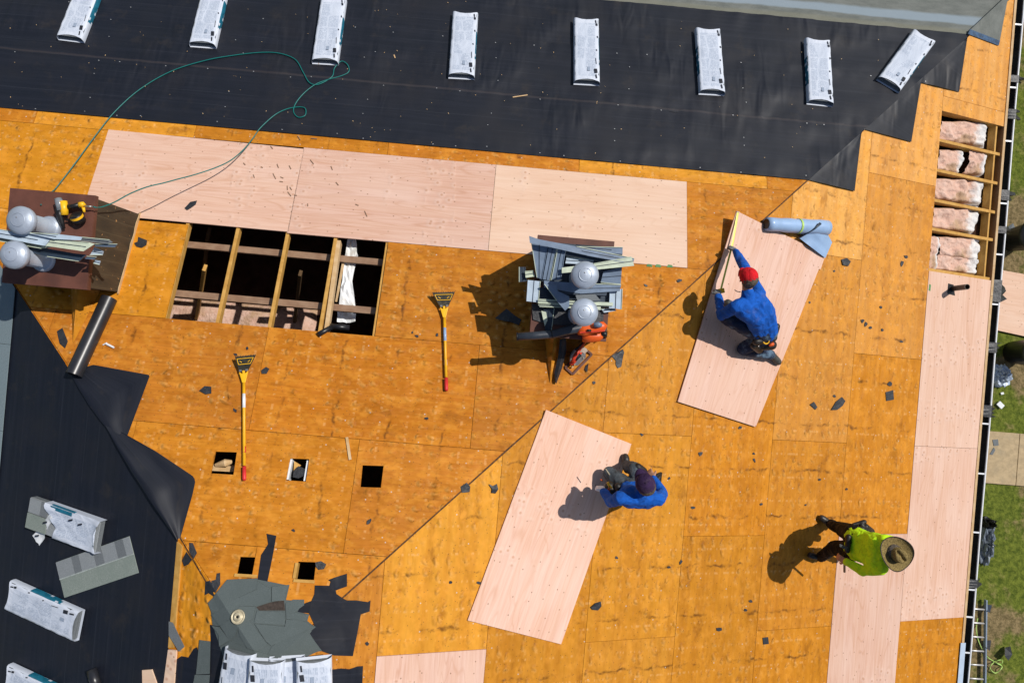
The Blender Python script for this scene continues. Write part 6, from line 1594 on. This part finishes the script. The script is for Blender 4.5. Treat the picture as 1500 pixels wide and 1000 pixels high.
for q, lab in ((((1454, 644), (1462, 643), (1463, 652), (1456, 653)), 'squarish shingle scrap on the concrete path'), (((1450, 665), (1456, 655), (1458, 659), (1454, 666)), 'narrow shingle scrap on the concrete path')):
    mb = MB(); mb.slab([G(*p, .06) for p in q], .006, NZ); tag(mb.build('shingle_scrap', M['shingle_dark'], None, base=G(*q[0])), lab, 'shingle scrap')
for q, lab in ((((1472, 948), (1480, 946), (1483, 958), (1477, 967), (1472, 960)), 'dark scrap on the lawn right of the ladder'), (((1443, 938), (1452, 937), (1450, 953), (1444, 948)), 'dark scrap on the lawn touching the ladder'), (((1446, 885), (1453, 886), (1450, 897), (1446, 895)), 'blue scrap beside the top of the ladder'),
               (((1462, 232), (1470, 227), (1475, 232), (1468, 238)), 'grey scrap on the lawn near the second batt'), (((1472, 335), (1484, 327), (1488, 336), (1478, 344)), 'grey sheet scrap above the bin')):
    mb = MB(); mb.slab([G(*p, .07 + .03 * i) for i, p in enumerate(q)], .006, NZ); tag(mb.build('ground_scrap', M['siding_dark'] if 'blue' in lab else M['shingle_dark'] if 'grey' in lab else M['scrap'], None, base=G(*q[0])), lab, 'scrap')
# grass blades near the house, thinner on the bare patches
gr = np.random.RandomState(5); N_ = 95000
lo, hi = AZ(1425, 1020, GROUND), AZ(1520, -20, GROUND)
X = gr.uniform(1.5, 4.3, N_); Y = gr.uniform(lo.y - .5, hi.y + .5, N_)
keep = np.zeros(N_, bool); hh = np.zeros(N_)
for i in range(N_):
    v = mnoise.fractal(Vector((X[i] * .75, Y[i] * .75, 1.3)), .6, 2.0, 4) + .25
    if v > .08 + .38 * gr.rand():
        px = c0 + d * 0
        rel = Vector((X[i] - c0.x, Y[i] - c0.y, 0)); dd_ = (c1 - c0).normalized(); dd_.z = 0
        if abs(rel.dot(Vector((-dd_.y, dd_.x, 0)))) < half - .03 and rel.dot(dd_) > -2.6: continue
        keep[i] = True; hh[i] = .03 + .13 * gr.rand() * min(1.2, max(.1, v)) ** 1.2
X, Y, hh = X[keep], Y[keep], hh[keep]; k = len(X); an = gr.uniform(0, 6.283, k); wd = gr.uniform(.006, .014, k); le = gr.uniform(.3, 1.1, k) * hh
V = np.zeros((k, 3, 3)); V[:, 0] = np.stack([X - wd * np.sin(an), Y + wd * np.cos(an), np.full(k, GROUND)], 1); V[:, 1] = np.stack([X + wd * np.sin(an), Y - wd * np.cos(an), np.full(k, GROUND)], 1)
V[:, 2] = np.stack([X + le * np.cos(an), Y + le * np.sin(an), GROUND + hh], 1)
me = bpy.data.meshes.new('grass'); me.vertices.add(3 * k); me.vertices.foreach_set('co', V.ravel()); me.loops.add(3 * k); me.loops.foreach_set('vertex_index', np.arange(3 * k)); me.polygons.add(k)
me.polygons.foreach_set('loop_start', np.arange(0, 3 * k, 3)); me.update(); me.validate(); me.materials.append(M['blade'])
o = bpy.data.objects.new('grass', me); COL.objects.link(o); tag(o, 'patchy green grass growing beside the house', 'grass', kind='stuff')
